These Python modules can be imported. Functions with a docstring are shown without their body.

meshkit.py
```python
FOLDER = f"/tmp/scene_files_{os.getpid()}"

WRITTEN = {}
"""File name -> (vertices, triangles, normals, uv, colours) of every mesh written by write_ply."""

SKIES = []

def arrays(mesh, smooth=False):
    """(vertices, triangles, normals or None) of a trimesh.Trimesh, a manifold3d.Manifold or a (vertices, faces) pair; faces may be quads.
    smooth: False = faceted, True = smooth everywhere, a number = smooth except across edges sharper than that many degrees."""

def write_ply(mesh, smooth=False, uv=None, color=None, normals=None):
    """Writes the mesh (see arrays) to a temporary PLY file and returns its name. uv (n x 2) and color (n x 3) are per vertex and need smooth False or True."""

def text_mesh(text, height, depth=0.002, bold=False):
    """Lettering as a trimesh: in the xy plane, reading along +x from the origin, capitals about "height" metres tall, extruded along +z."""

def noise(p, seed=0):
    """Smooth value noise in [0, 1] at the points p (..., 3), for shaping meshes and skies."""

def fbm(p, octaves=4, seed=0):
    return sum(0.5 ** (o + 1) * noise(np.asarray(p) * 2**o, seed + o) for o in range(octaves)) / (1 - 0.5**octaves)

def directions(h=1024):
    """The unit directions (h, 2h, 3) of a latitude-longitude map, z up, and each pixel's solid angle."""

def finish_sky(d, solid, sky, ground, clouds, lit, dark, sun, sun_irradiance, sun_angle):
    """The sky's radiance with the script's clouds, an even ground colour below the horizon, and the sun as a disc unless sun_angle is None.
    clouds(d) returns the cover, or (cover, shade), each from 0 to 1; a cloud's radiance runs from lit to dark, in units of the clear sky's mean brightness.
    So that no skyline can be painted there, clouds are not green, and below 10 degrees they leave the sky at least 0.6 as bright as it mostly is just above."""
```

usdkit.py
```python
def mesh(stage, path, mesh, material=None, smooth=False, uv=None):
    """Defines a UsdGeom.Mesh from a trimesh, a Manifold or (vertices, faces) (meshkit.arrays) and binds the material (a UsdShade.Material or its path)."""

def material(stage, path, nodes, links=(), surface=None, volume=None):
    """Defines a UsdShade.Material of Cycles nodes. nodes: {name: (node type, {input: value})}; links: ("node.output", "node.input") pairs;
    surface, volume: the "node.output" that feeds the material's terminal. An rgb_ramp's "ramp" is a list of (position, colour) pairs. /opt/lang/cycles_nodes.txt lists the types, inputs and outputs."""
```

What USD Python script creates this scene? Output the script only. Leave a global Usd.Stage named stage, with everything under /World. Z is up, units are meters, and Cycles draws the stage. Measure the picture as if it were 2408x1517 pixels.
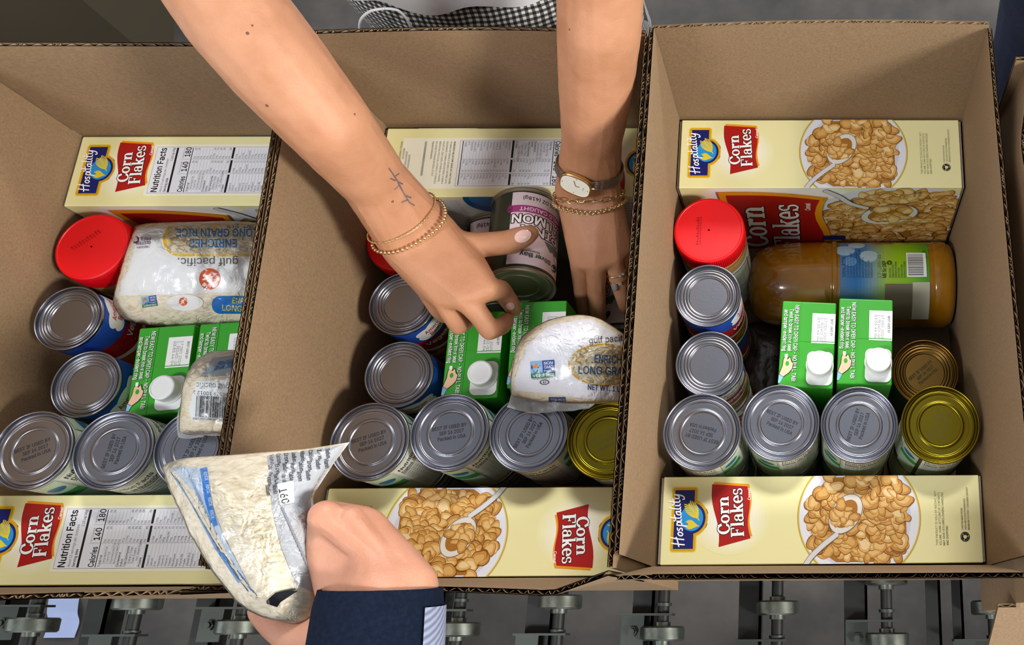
import math, numpy as np, trimesh, manifold3d as m3, shapely, usdkit, meshkit
from shapely.geometry import Polygon, LineString, Point, MultiPolygon, box as sbox
from shapely import affinity
from shapely.ops import unary_union
from pxr import Usd, UsdGeom, UsdLux, UsdShade, Gf, Sdf, Vt

stage = Usd.Stage.CreateInMemory()
UsdGeom.SetStageUpAxis(stage, 'Z'); UsdGeom.SetStageMetersPerUnit(stage, 1.0)
UsdGeom.Xform.Define(stage, '/World')
rng = np.random.default_rng(7)

# ------------------------------------------------------------------ camera
FPX, PCX, PCY = 2326.17, 1961.2, 643.32            # focal length and principal point of the cropped 2408 x 1517 frame
CAM_POS = np.array([0.47314, -1.25728, 1.18598]); CAM_ROT = (19.7631, -0.6653, -0.2809)

def col3(a, b, c): return np.column_stack(np.broadcast_arrays(a, b, c))

def rot(rx, ry, rz):                                # degrees, x then y then z, columns = axes
    a, b, c = np.radians([rx, ry, rz])
    X = np.array([[1, 0, 0], [0, math.cos(a), -math.sin(a)], [0, math.sin(a), math.cos(a)]])
    Y = np.array([[math.cos(b), 0, math.sin(b)], [0, 1, 0], [-math.sin(b), 0, math.cos(b)]])
    Z = np.array([[math.cos(c), -math.sin(c), 0], [math.sin(c), math.cos(c), 0], [0, 0, 1]])
    return Z @ Y @ X

def mat4(R=np.eye(3), t=(0, 0, 0)):
    M = np.eye(4); M[:3, :3] = R; M[:3, 3] = t
    return Gf.Matrix4d(*M.T.ravel().tolist())

CR = rot(*CAM_ROT)
cam = UsdGeom.Camera.Define(stage, '/World/camera')
cam.AddTransformOp().Set(mat4(CR, CAM_POS))
AP = 36.0
cam.CreateHorizontalApertureAttr(AP); cam.CreateVerticalApertureAttr(AP * 1517 / 2408)
cam.CreateFocalLengthAttr(FPX / 2408 * AP)
cam.CreateHorizontalApertureOffsetAttr((1204 - PCX) / 2408 * AP)
cam.CreateVerticalApertureOffsetAttr((PCY - 758.5) / 2408 * AP)
cam.CreateExposureAttr(0.58)

# ------------------------------------------------------------------ light: high-bay lamps of the hall and its weak ambient light
def rect_light(name, pos, w, h, power, color=(1, .97, .92), target=None):
    L = UsdLux.RectLight.Define(stage, '/World/' + name)
    L.CreateWidthAttr(w); L.CreateHeightAttr(h); L.CreateIntensityAttr(power); L.CreateColorAttr(Gf.Vec3f(*color))
    p = np.array(pos, float); d = p - np.array(target if target is not None else (p[0], p[1], 0)); z = d / np.linalg.norm(d)
    x = np.cross((0, 1, 0), z); x /= np.linalg.norm(x); y = np.cross(z, x)
    L.AddTransformOp().Set(mat4(np.stack([x, y, z], 1), p))
rect_light('ceiling_lamp_right', (4.9, -3.3, 3.7), 1.3, .6, 118, (1, .97, .92), (.4, -.9, .2))
rect_light('ceiling_lamp_back', (1.2, 2.6, 4.4), 2.0, .7, 50, (1, .98, .95), (.3, -.9, 0))
rect_light('ceiling_lamp_left', (-1.6, -2.9, 4.4), 1.6, .6, 34, (.95, .97, 1), (.2, -.9, 0))
dome = UsdLux.DomeLight.Define(stage, '/World/hall_ambient'); dome.CreateIntensityAttr(.3); dome.CreateColorAttr(Gf.Vec3f(.93, .96, 1))

def at(px, py, z=None, X=None, Y=None):             # the point of a plane seen at a pixel of the photograph
    d = CR @ np.array([(px - PCX) / FPX, -(py - PCY) / FPX, -1])
    s = (z - CAM_POS[2]) / d[2] if z is not None else (X - CAM_POS[0]) / d[0] if X is not None else (Y - CAM_POS[1]) / d[1]
    return CAM_POS + s * d

# ------------------------------------------------------------------ helpers
def lin(c):
    if isinstance(c, str): c = [int(c[i:i + 2], 16) / 255 for i in (1, 3, 5)]
    return tuple(x / 12.92 if x <= .04045 else ((x + .055) / 1.055) ** 2.4 for x in c)

used = {}
def numbered(path):
    n = used.get(path, 0); used[path] = n + 1
    return path if n == 0 else f'{path}_{n:03d}'

def tag(prim, label=None, cat=None, group=None, kind=None):
    for k, v in (('label', label), ('category', cat), ('group', group), ('kind', kind)):
        if v: prim.SetCustomDataByKey(k, v)

def thing(name, label, cat, loc=(0, 0, 0), R=np.eye(3), group=None):
    x = UsdGeom.Xform.Define(stage, numbered('/World/' + name)); x.AddTransformOp().Set(mat4(R, loc))
    tag(x.GetPrim(), label, cat, group); return x.GetPrim()

def copy(src, label, loc, R=np.eye(3), group=None):
    base = str(src.GetPath()).split('/')[-1]; base = base[:-4] if base[-4] == '_' and base[-3:].isdigit() else base
    x = UsdGeom.Xform.Define(stage, numbered('/World/' + base))
    x.AddTransformOp().Set(mat4(R, loc)); x.GetPrim().GetReferences().AddInternalReference(src.GetPath()); x.GetPrim().SetInstanceable(True)
    tag(x.GetPrim(), label, None, group); return x.GetPrim()

def obj(name, mesh, mat, parent=None, smooth=30, label=None, kind=None, cat=None, group=None):
    base = str(parent.GetPath()) if parent is not None else '/World'
    p = usdkit.mesh(stage, numbered(base + '/' + name), mesh, mat, smooth=smooth).GetPrim()
    tag(p, label, cat, group, kind); return p

def cat_(ms): return trimesh.util.concatenate([m for m in ms if m is not None])
def tm(man):
    m = man.to_mesh(); return trimesh.Trimesh(m.vert_properties[:, :3], m.tri_verts, process=False)
def bx(x0, x1, y0, y1, z0, z1):
    m = trimesh.creation.box([x1 - x0, y1 - y0, z1 - z0]); m.apply_translation([(x0 + x1) / 2, (y0 + y1) / 2, (z0 + z1) / 2]); return m
def rbox(x0, x1, y0, y1, z0, z1, r):                 # a box with rounded edges: hull of eight spheres
    s = m3.Manifold.sphere(r, 16); ps = [s.translate([x, y, z]) for x in (x0 + r, x1 - r) for y in (y0 + r, y1 - r) for z in (z0 + r, z1 - r)]
    return tm(m3.Manifold.batch_hull(ps))
def cyl(r, a, b, n=32):
    return trimesh.creation.cylinder(radius=r, segment=[a, b], sections=n)
def lathe(prof, n=96):
    return trimesh.creation.revolve(np.array(prof, float), sections=n)
def moved(m, t=(0, 0, 0), R=np.eye(3)):
    m = m.copy(); M = np.eye(4); M[:3, :3] = R; M[:3, 3] = t; m.apply_transform(M); return m
def tube(path, r, n=10, closed=False):
    path = np.asarray(path, float); N = len(path); r = np.broadcast_to(r, (N,))
    T = np.roll(path, -1, 0) - np.roll(path, 1, 0) if closed else np.gradient(path, axis=0)
    T /= np.linalg.norm(T, axis=1, keepdims=True) + 1e-12
    u = np.cross(T[0], [0, 0, 1.0]);  u = u if np.linalg.norm(u) > .1 else np.cross(T[0], [0, 1.0, 0]); V = []
    for i in range(N):
        u = u - T[i] * (u @ T[i]); u /= np.linalg.norm(u); w = np.cross(T[i], u)
        a = np.arange(n) * 2 * np.pi / n
        V.append(path[i] + r[i] * (np.cos(a)[:, None] * u + np.sin(a)[:, None] * w))
    F = []
    for i in range(N if closed else N - 1):
        j = (i + 1) % N
        for k in range(n):
            l = (k + 1) % n; F += [(i * n + k, i * n + l, j * n + l), (i * n + k, j * n + l, j * n + k)]
    V = np.vstack(V)
    if not closed:
        F += [(0, k + 1, k) for k in range(1, n - 1)] + [((N - 1) * n, (N - 1) * n + k, (N - 1) * n + k + 1) for k in range(1, n - 1)]
    return trimesh.Trimesh(V, F, process=False)
def spline(pts, n=12, closed=False):
    P = np.asarray(pts, float); N = len(P); out = []
    for i in range(N if closed else N - 1):
        p0, p1, p2, p3 = (P[(i + k) % N] if closed else P[min(max(i + k, 0), N - 1)] for k in (-1, 0, 1, 2))
        t = np.linspace(0, 1, n, endpoint=False)[:, None]
        out.append(.5 * (2 * p1 + (p2 - p0) * t + (2 * p0 - 5 * p1 + 4 * p2 - p3) * t ** 2 + (3 * p1 - p0 - 3 * p2 + p3) * t ** 3))
    if not closed: out.append(P[-1:])
    return np.vstack(out)
def grid_faces(nu, nv):
    i, j = np.meshgrid(np.arange(nu - 1), np.arange(nv - 1), indexing='ij'); a = (i * nv + j).ravel()
    return np.vstack([np.stack([a, a + nv, a + nv + 1], 1), np.stack([a, a + nv + 1, a + 1], 1)])

# ------------------------------------------------------------------ materials
LK = '/World/Looks/'
UsdGeom.Scope.Define(stage, '/World/Looks')
def mat(name, color, rough=.5, metal=0, noise=None, bump=None, **kw):
    """noise: (scale, colour 2, lo, hi) mixes a second colour in; bump: (scale, strength)"""
    n = {'p': ('principled_bsdf', {'base_color': lin(color), 'roughness': rough, 'metallic': metal, **kw})}; l = []
    if noise or bump: n['tc'] = ('texture_coordinate', {})
    if noise:
        n['n'] = ('noise_texture', {'scale': noise[0], 'detail': 5., 'roughness': .65}); l.append(('tc.object', 'n.vector'))
        n['r'] = ('rgb_ramp', {'ramp': [(noise[2], lin(color)), (noise[3], lin(noise[1]))]}); l += [('n.fac', 'r.fac'), ('r.color', 'p.base_color')]
    if bump:
        n['bn'] = ('noise_texture', {'scale': bump[0], 'detail': 3.}); n['b'] = ('bump', {'strength': bump[1], 'distance': .001})
        l += [('tc.object', 'bn.vector'), ('bn.fac', 'b.height'), ('b.normal', 'p.normal')]
    return usdkit.material(stage, LK + name, n, l, surface='p.BSDF')

M = {}
M['kraft'] = mat('kraft_board', '#917757', .82, noise=(420, '#7c6349', .35, .7), bump=(900, .08))
M['kraft_in'] = mat('kraft_flute', '#a58c6c', .85)
M['print'] = usdkit.material(stage, LK + 'printed_ink', {'a': ('attribute', {'attribute': 'ink'}), 'p': ('principled_bsdf', {'roughness': .38, 'specular_ior_level': .35})}, [('a.color', 'p.base_color')], surface='p.BSDF')
M['print_gloss'] = usdkit.material(stage, LK + 'printed_film', {'a': ('attribute', {'attribute': 'ink'}), 'p': ('principled_bsdf', {'roughness': .22})}, [('a.color', 'p.base_color')], surface='p.BSDF')
M['carton_board'] = mat('cereal_board', '#f0e9ae', .36)
M['carton_grey'] = mat('raw_carton_board', '#8d8173', .8)
M['steel'] = mat('tin_plate', '#b9bac2', .26, 1., bump=(260, .02))
M['steel_end'] = mat('tin_end', '#9698a2', .27, 1., bump=(700, .05))
M['gold_end'] = mat('lacquered_end', '#7d6f1e', .28, 1.)
M['gold_dark'] = mat('dark_lacquered_end', '#7d6030', .3, 1.)
M['dark_end'] = mat('olive_tin_end', '#a8a38d', .42, .85)
M['red_lid'] = mat('red_plastic', '#e30613', .42, bump=(500, .04))
M['peanut'] = mat('peanut_butter_jar', '#c39a63', .25)
M['white_plastic'] = mat('white_plastic', '#f2f4f4', .35)
M['green'] = mat('green_carton', '#3aa62c', .33)
M['black_metal'] = mat('black_steel', '#20211f', .45, .3)
M['wheel'] = mat('zinc_wheel', '#7d8279', .32, .9, noise=(60, '#5d6058', .4, .7))
M['zinc'] = mat('zinc_bracket', '#4d524d', .42, .8)
M['floor'] = mat('concrete_floor', '#2e2c2a', .75, noise=(5, '#45413d', .4, .65))

# ------------------------------------------------------------------ flat print as layered coloured sheets
class Print:
    def __init__(s): s.items = []; s.k = 0
    def add(s, g, col, lift=1):
        """g: shapely geometry or (points, triangles) in the print's own plane"""
        s.k += lift; c = lin(col)
        if isinstance(g, tuple): s.items.append((g[0], g[1], c, s.k)); return s
        for q in getattr(g, 'geoms', [g]):
            if q.geom_type == 'Polygon' and q.area > 1e-10:
                v, f = trimesh.creation.triangulate_polygon(q, engine='earcut'); s.items.append((v, f, c, s.k))
        return s
    def mesh(s, place, step=4e-5, fine=None):
        V, F, C, n = [], [], [], 0
        for v, f, c, k in s.items:
            v3 = np.column_stack([v, np.zeros(len(v))])
            if fine: v3, f = trimesh.remesh.subdivide_to_size(v3, f, fine, max_iter=12)
            p = place(v3[:, :2], (k + 1) * step); a, b, d = p[f[:, 0]], p[f[:, 1]], p[f[:, 2]]
            V.append(p); F.append(np.asarray(f) + n); C.append(np.tile(c, (len(p), 1))); n += len(p)
        return np.vstack(V), np.vstack(F), np.vstack(C)

def printed(name, pr, place, parent, mat=None, step=4e-5, fine=None, normals=None, label=None):
    v, f, c = pr.mesh(place, step, fine)
    m = usdkit.mesh(stage, numbered(str(parent.GetPath()) + '/' + name), (v, f), M[mat or 'print'], smooth=bool(fine))
    UsdGeom.PrimvarsAPI(m).CreatePrimvar('ink', Sdf.ValueTypeNames.Color3fArray, 'vertex').Set(Vt.Vec3fArray.FromNumpy(c.astype(np.float32)))
    tag(m.GetPrim(), label); return m.GetPrim()

_tc = {}
def text(s, h, bold=False):
    """(points, triangles) of lettering, capitals h tall, from the origin along +x"""
    if (s, bold) not in _tc:
        m = meshkit.text_mesh(s, 1.0, .01, bold); up = m.face_normals[:, 2] > .5
        f = m.faces[up]; u, inv = np.unique(f, return_inverse=True); _tc[s, bold] = (m.vertices[u, :2], inv.reshape(-1, 3))
    v, f = _tc[s, bold]; return v * h, f
def tpoly(s, h, bold=False):
    v, f = text(s, h, bold); return unary_union([Polygon(v[t]).buffer(h * .004) for t in f])
def tf(g, sx=1., sy=1., rotdeg=0., t=(0, 0), shear=0.):
    """scale, shear, rotate about the origin, then move: shapely geometry or (points, triangles)"""
    a = math.radians(rotdeg); A = np.array([[math.cos(a), -math.sin(a)], [math.sin(a), math.cos(a)]]) @ np.array([[sx, shear * sy], [0, sy]])
    if isinstance(g, tuple):
        f = g[1] if sx * sy > 0 else g[1][:, ::-1]
        return g[0] @ A.T + t, f
    return affinity.affine_transform(g, [A[0, 0], A[0, 1], A[1, 0], A[1, 1], t[0], t[1]])
def fit(s, width, bold=False, h=1.0):
    """lettering of cap height h squeezed or stretched to a given width"""
    v, f = text(s, h, bold); w = v[:, 0].max() - v[:, 0].min(); v = v.copy(); v[:, 0] = (v[:, 0] - v[:, 0].min()) * width / w; return v, f
def bars(w, h, n=34, seed=1):
    r = np.random.default_rng(seed); x = 0; out = []; ws = r.choice([1, 1, 2, 3], 2 * n); k = w / ws.sum()
    for i, q in enumerate(ws):
        if i % 2 == 0: out.append(sbox(x, 0, x + q * k, h))
        x += q * k
    return MultiPolygon(out)
def ell(cx, cy, rx, ry, n=40):
    a = np.linspace(0, 2 * np.pi, n, endpoint=False); return Polygon(np.stack([cx + rx * np.cos(a), cy + ry * np.sin(a)], 1))
def rrect(x0, y0, x1, y1, r): return sbox(x0 + r, y0 + r, x1 - r, y1 - r).buffer(r)

# ------------------------------------------------------------------ drawn lettering: a brush script and a heavy serif
def brush(width, h=1.):
    S = [[(0, -.05), (.12, .5), (.25, 1)], [(.42, -.05), (.55, .5), (.72, 1.05)], [(-.08, .42), (.3, .48), (.68, .58)],
         [(.95, .42), (.8, .3), (.76, .1), (.88, .0), (1.02, .14), (1.06, .34), (.95, .42)],
         [(1.42, .42), (1.25, .4), (1.22, .28), (1.36, .18), (1.34, .03), (1.16, .02)],
         [(1.48, -.38), (1.58, .05), (1.68, .44)], [(1.58, .05), (1.66, .36), (1.82, .42), (1.88, .26), (1.78, .04), (1.6, .02)],
         [(1.98, .42), (1.95, .1), (2.06, .02)], [(2.04, .62), (2.05, .66)],
         [(2.36, .95), (2.22, .3), (2.24, .06), (2.36, .03)], [(2.1, .52), (2.3, .55), (2.52, .6)],
         [(2.72, .42), (2.54, .34), (2.48, .1), (2.58, .0), (2.72, .16), (2.78, .42), (2.76, .08), (2.88, .02)],
         [(3.16, 1.0), (3.0, .4), (2.98, .08), (3.1, .02)], [(3.28, .42), (3.24, .1), (3.36, .02)], [(3.36, .64), (3.37, .68)],
         [(3.7, .95), (3.54, .3), (3.56, .06), (3.68, .03)], [(3.42, .54), (3.64, .57), (3.86, .62)],
         [(3.88, .42), (3.84, .12), (3.98, .06), (4.12, .24), (4.2, .44)], [(4.2, .44), (4.1, .0), (3.94, -.32), (3.74, -.38), (3.72, -.25)]]
    g = unary_union([LineString(spline(p, 6)).buffer(.055 if len(p) > 2 else .065) for p in S])
    return affinity.scale(g, width / 4.3, h, origin=(0, 0))
def serif(word, h=1.):
    def stem(x, y1, y0=0, w=.19): return [sbox(x, y0, x + w, y1), sbox(x - .07, y0, x + w + .07, y0 + .07)] if y0 == 0 else [sbox(x, y0, x + w, y1)]
    def ring(cx, cy, rx, ry, t): return ell(cx, cy, rx, ry).difference(ell(cx, cy, rx - t, ry - t * .55))
    x, out = 0, []
    for ch in word:
        if ch == 'C': g = [ring(.42, .5, .42, .52, .2).difference(sbox(.6, .3, 1, .68)), sbox(.62, .64, .72, .98), sbox(.62, .06, .68, .3)]; w = .82
        elif ch == 'o': g = [ring(.3, .34, .32, .36, .18)]; w = .66
        elif ch == 'r': g = stem(.08, .68) + [sbox(0, .61, .2, .68), ell(.42, .58, .11, .11), LineString([(.2, .45), (.3, .6), (.42, .62)]).buffer(.05)]; w = .56
        elif ch == 'n': g = stem(.08, .68) + [sbox(0, .61, .2, .68)] + stem(.48, .5) + [ring(.42, .45, .25, .26, .16).intersection(sbox(0, .45, 1, 1))]; w = .82
        elif ch == 'F': g = stem(.1, 1.0, w=.22) + [sbox(.02, .93, .72, 1.0), sbox(.64, .72, .72, .95), sbox(.2, .48, .56, .55), sbox(.5, .4, .56, .63)]; w = .8
        elif ch == 'l': g = stem(.08, 1.0) + [sbox(0, .94, .2, 1.0)]; w = .38
        elif ch == 'a': g = [ring(.26, .2, .26, .22, .14), sbox(.36, .0, .55, .5), sbox(.5, 0, .64, .07), ring(.3, .48, .25, .21, .12).intersection(sbox(0, .48, 1, 1)), ell(.12, .5, .08, .08)]; w = .66
        elif ch == 'k': g = stem(.08, 1.0) + [sbox(0, .94, .2, 1.0), LineString([(.25, .3), (.56, .64)]).buffer(.05), LineString([(.34, .4), (.56, .06)]).buffer(.09), sbox(.42, 0, .74, .07), sbox(.42, .61, .7, .68)]; w = .76
        elif ch == 'e': g = [ring(.3, .34, .31, .36, .17).difference(sbox(.35, .12, 1, .3)), sbox(.1, .3, .58, .37)]; w = .64
        elif ch == 's': g = [ring(.24, .5, .23, .2, .12).difference(sbox(.24, .3, .6, .52)), ring(.26, .18, .24, .2, .12).difference(sbox(0, .17, .26, .4)), sbox(.38, .5, .45, .68), sbox(.02, .0, .09, .2)]; w = .54
        else: g, w = [], .3
        out += [affinity.translate(q, x, 0) for q in g]; x += w
    return affinity.scale(unary_union(out).buffer(.006), h, h, origin=(0, 0)), x * h

# ------------------------------------------------------------------ the setting: hall floor
FLOOR = -.78
obj('floor', bx(-3.5, 4.5, -3.5, 3.0, FLOOR - .05, FLOOR), M['floor'], kind='structure', label='grey concrete hall floor under the roller conveyor')

obj('ceiling', bx(-7, 7, -8, 7, 4.6, 4.7), mat('hall_ceiling', '#8b8d90', .9), kind='structure', label='grey hall ceiling above the packing line')

# ------------------------------------------------------------------ skate-wheel conveyor under the boxes
WZ = -.0055 - .0254
conv = thing('roller_conveyor', 'black steel skate wheel conveyor carrying the row of cardboard boxes', 'conveyor')
for y in (-1.62, -.69):
    obj('side_rail', cat_([bx(-1.6, 1.9, y - .003, y + .003, WZ - .05, WZ + .012), bx(-1.6, 1.9, y, y + (.03 if y < -1 else -.03), WZ - .05, WZ - .044)]), M['black_metal'], conv)
for x in (-1.25, .12, 1.6):
    for y in (-1.606, -.704): obj('support_leg', bx(x - .02, x + .02, y - .014, y + .014, FLOOR, WZ - .044), M['black_metal'], conv)
wheel = cat_([lathe([(.006, -.008), (.0235, -.008), (.0254, -.0062), (.0254, .0062), (.0235, .008), (.006, .008)], 40), lathe([(.0035, -.0125), (.009, -.0125), (.009, .0125), (.0035, .0125)], 20)])
WR = rot(90, 0, 0)
axles = [(at(px, 1440, z=WZ)[0], wy) for px, wy in ((85, -1.2487), (320, -1.2251), (570, -1.2521), (826, -1.228), (1080, -1.2557), (1315, -1.2264), (1560, -1.2614), (1828, -1.2341), (2085, -1.2696), (2335, -1.235))]
axles = [(x, y) for x, y in axles]; step = axles[1][0] - axles[0][0]
axles = [(axles[0][0] - 2 * step, -1.2487), (axles[0][0] - step, -1.2251)] + axles + [(axles[-1][0] + step, -1.2696), (axles[-1][0] + 2 * step, -1.235)]
for i, (x, wy) in enumerate(axles):
    obj('axle', cyl(.0068, (x, -1.62, WZ), (x, -.69, WZ), 20), M['black_metal'], conv)
    for k in (0, 1, 3, 5, 7):
        y = wy - (.0 if k == 0 else 0) + k * .088
        if k == 0 or y < -.72: obj('wheel', moved(wheel, (x, y, WZ), WR), M['wheel'], conv)
    if i in (10,): obj('wheel', moved(wheel, (x, -1.2016, WZ), WR), M['wheel'], conv)
    for s in (-1, 1):
        obj('spacer', cyl(.0092, (x, wy + s * .030, WZ), (x, wy + s * .0335, WZ), 20), M['zinc'], conv)
    # an L-shaped zinc bracket bolted to the cross bar carries the axle
    by = wy - .034 if i % 2 else wy + .022
    bxx = x - .036
    br = cat_([bx(bxx - .012, bxx + .014, by - .038, by, WZ - .004, WZ - .0015), bx(bxx - .012, x + .012, by - .0025, by, WZ - .012, WZ + .012)])
    bp = obj('bracket', br, M['zinc'], conv)
    obj('bolt', cat_([trimesh.creation.cylinder(radius=.006, height=.005, sections=6, transform=trimesh.transformations.translation_matrix((bxx + .001, by - .02, WZ + .0005))), cyl(.0035, (bxx + .001, by - .02, WZ), (bxx + .001, by - .02, WZ + .006), 16)]), M['zinc'], bp)
for pa, pb in ((-40, 12), (200, 250), (457, 508), (722, 772), (985, 1040), (1238, 1300), (1487, 1537), (1737, 1790), (1985, 2040), (2178, 2213), (2240, 2266)):
    xa, xb = at(pa, 1440, z=WZ - .012)[0], at(pb, 1440, z=WZ - .012)[0]
    obj('cross_bar', cat_([bx(xa, xb, -1.62, -.69, WZ - .0155, WZ - .0125), bx(xb - .003, xb, -1.62, -.69, WZ - .045, WZ - .0125)]), M['black_metal'], conv)

# ------------------------------------------------------------------ corrugated cardboard boxes
T = .0042
def flap(parent, P0, U, L, V, H, N, bend=None, ends=(.003, .003)):
    P0, U, V, N = (np.array(q, float) for q in (P0, U, V, N))
    def place(p):
        q = P0 + p[:, :1] * U + p[:, 1:2] * V + p[:, 2:] * N
        return q if bend is None else q + bend(p[:, 0] / L, p[:, 1] / H)
    us = np.linspace(ends[0], L - ends[1], 33); vs = np.linspace(0, H, 9); G = np.stack(np.meshgrid(us, vs, indexing='ij'), -1).reshape(-1, 2)
    f = grid_faces(33, 9); sheets = []
    def rim(n): return [(i * 9 + 8) for i in range(n)]
    for n0, n1 in ((0, .0006), (T - .0006, T)):
        a = np.column_stack([G, np.full(len(G), n0)]); b = np.column_stack([G, np.full(len(G), n1)]); k = len(G); fs = [f, f[:, ::-1] + k]
        ring = [i * 9 + 8 for i in range(33)]; bot = [i * 9 for i in range(33)]; e0 = list(range(9)); e1 = [32 * 9 + j for j in range(9)]
        for r in (ring, bot, e0, e1):
            for i, j in zip(r[:-1], r[1:]): fs.append(np.array([[i, j, j + k], [i, j + k, i + k], [i, j + k, j], [i, i + k, j + k]]))
        sheets.append(trimesh.Trimesh(place(np.vstack([a, b])), np.vstack(fs), process=False))
    fl = obj('flap', cat_(sheets), M['kraft'], parent, smooth=25)
    nper = round((us[-1] - us[0]) / .0084); s = np.linspace(0, 1, nper * 10 + 1); jit = np.cumsum(.1 + .9 * meshkit.noise(np.column_stack([s * nper, 0 * s, 0 * s]), int(abs(P0[0]) * 977))); jit = (jit - jit[0]) / (jit[-1] - jit[0])
    un = us[0] + jit * (us[-1] - us[0]); w = T / 2 + (T / 2 - .0007) * np.sin(2 * np.pi * nper * s); nv = 9; th = .00045
    vv = np.linspace(0, H - .0004, nv); rows = []
    for off in (-th / 2, th / 2):
        Z = np.stack([np.repeat(un, nv), np.tile(vv, len(un)), np.repeat(w + off, nv)], 1); rows.append(Z)
    k = len(rows[0]); f = grid_faces(len(un), nv); top = np.arange(len(un)) * nv + nv - 1
    cap = np.array([[(i, j, j + k), (i, j + k, i + k)] for i, j in zip(top[:-1], top[1:])]).reshape(-1, 3)
    obj('fluting', trimesh.Trimesh(place(np.vstack(rows)), np.vstack([f, f[:, ::-1] + k, cap, cap[:, ::-1]]), process=False), M['kraft_in'], fl, smooth=40)
    return fl

RIM = .207; BW, BD = .320, .485
def cardboard_box(label, x0, y1, H=.166, depth=BD, bends=(None,) * 4, left=True, front_out=False, start=.004):
    """x0: inner left side, y1: inner back side; the flaps stand up above the rim"""
    t = thing('cardboard_box', label, 'box', (0, 0, 0)); xa, xb, ya, yb = x0, x0 + BW, y1 - depth, y1
    obj('bottom_panel', bx(xa - T, xb + T, ya - T, yb + T, -.0055, -.0006), M['kraft'], t)
    obj('side_panel', bx(xa - T, xa, ya - T, yb + T, -.0006, RIM), M['kraft'], t); obj('side_panel', bx(xb, xb + T, ya - T, yb + T, -.0006, RIM), M['kraft'], t)
    obj('end_panel', bx(xa, xb, yb, yb + T, -.0006, RIM), M['kraft'], t); obj('end_panel', bx(xa, xb, ya - T, ya, -.0006, RIM), M['kraft'], t)
    flap(t, (xa, ya - T, RIM), (0, 1, 0), depth + 2 * T, (0, 0, 1), H, (-1, 0, 0), bends[0], (start, .005))
    flap(t, (xb, ya - T, RIM), (0, 1, 0), depth + 2 * T, (0, 0, 1), H, (1, 0, 0), bends[1], (start, .005))
    flap(t, (xa - T, yb, RIM), (1, 0, 0), BW + 2 * T, (0, 0, 1), H, (0, 1, 0), bends[2], (.002, .003))
    if front_out: flap(t, (xa - T - .02, ya - T, RIM), (1, 0, 0), BW + 2 * T + .02, (0, -.45, -.893), .10, (0, .893, -.45), bends[3])
    else: flap(t, (xa - T, ya, RIM), (1, 0, 0), BW + 2 * T, (0, 0, 1), H, (0, -1, 0), bends[3], (.001, .003))
    return t
def bend(fn):
    def g(u, v): o = np.zeros((len(u), 3)); fn(u, v, o); return o
    return g
def b3r(u, v, o): o[:, 0] = v ** 1.2 * (.011 * (1 - u) ** 1.2)
def b3b(u, v, o): o[:, 1] = v * .004 * np.sin(np.pi * u); o[:, 2] = v * .008 * (u - .5)
def b3f(u, v, o): o[:, 1] = -v * .0155; o[:, 2] = -.012 * v * np.clip(1 - u * 12, 0, 1)
def b2b(u, v, o): o[:, 1] = v * .005 * np.sin(3 * u)
def b2f(u, v, o):
    o[:, 1] = -v * (.0125 + .005 * np.clip(u / .86, 0, 1) ** 3 * (u < .86) + (.0175 - .0125 - .016 * (u - .86) / .14) * (u >= .86))
def b2l(u, v, o): o[:, 0] = v * (.0177 * (1 - u) - .0072)
def b1r(u, v, o): o[:, 0] = v * (.0177 * (1 - u) - .0072 + .0040)
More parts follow.
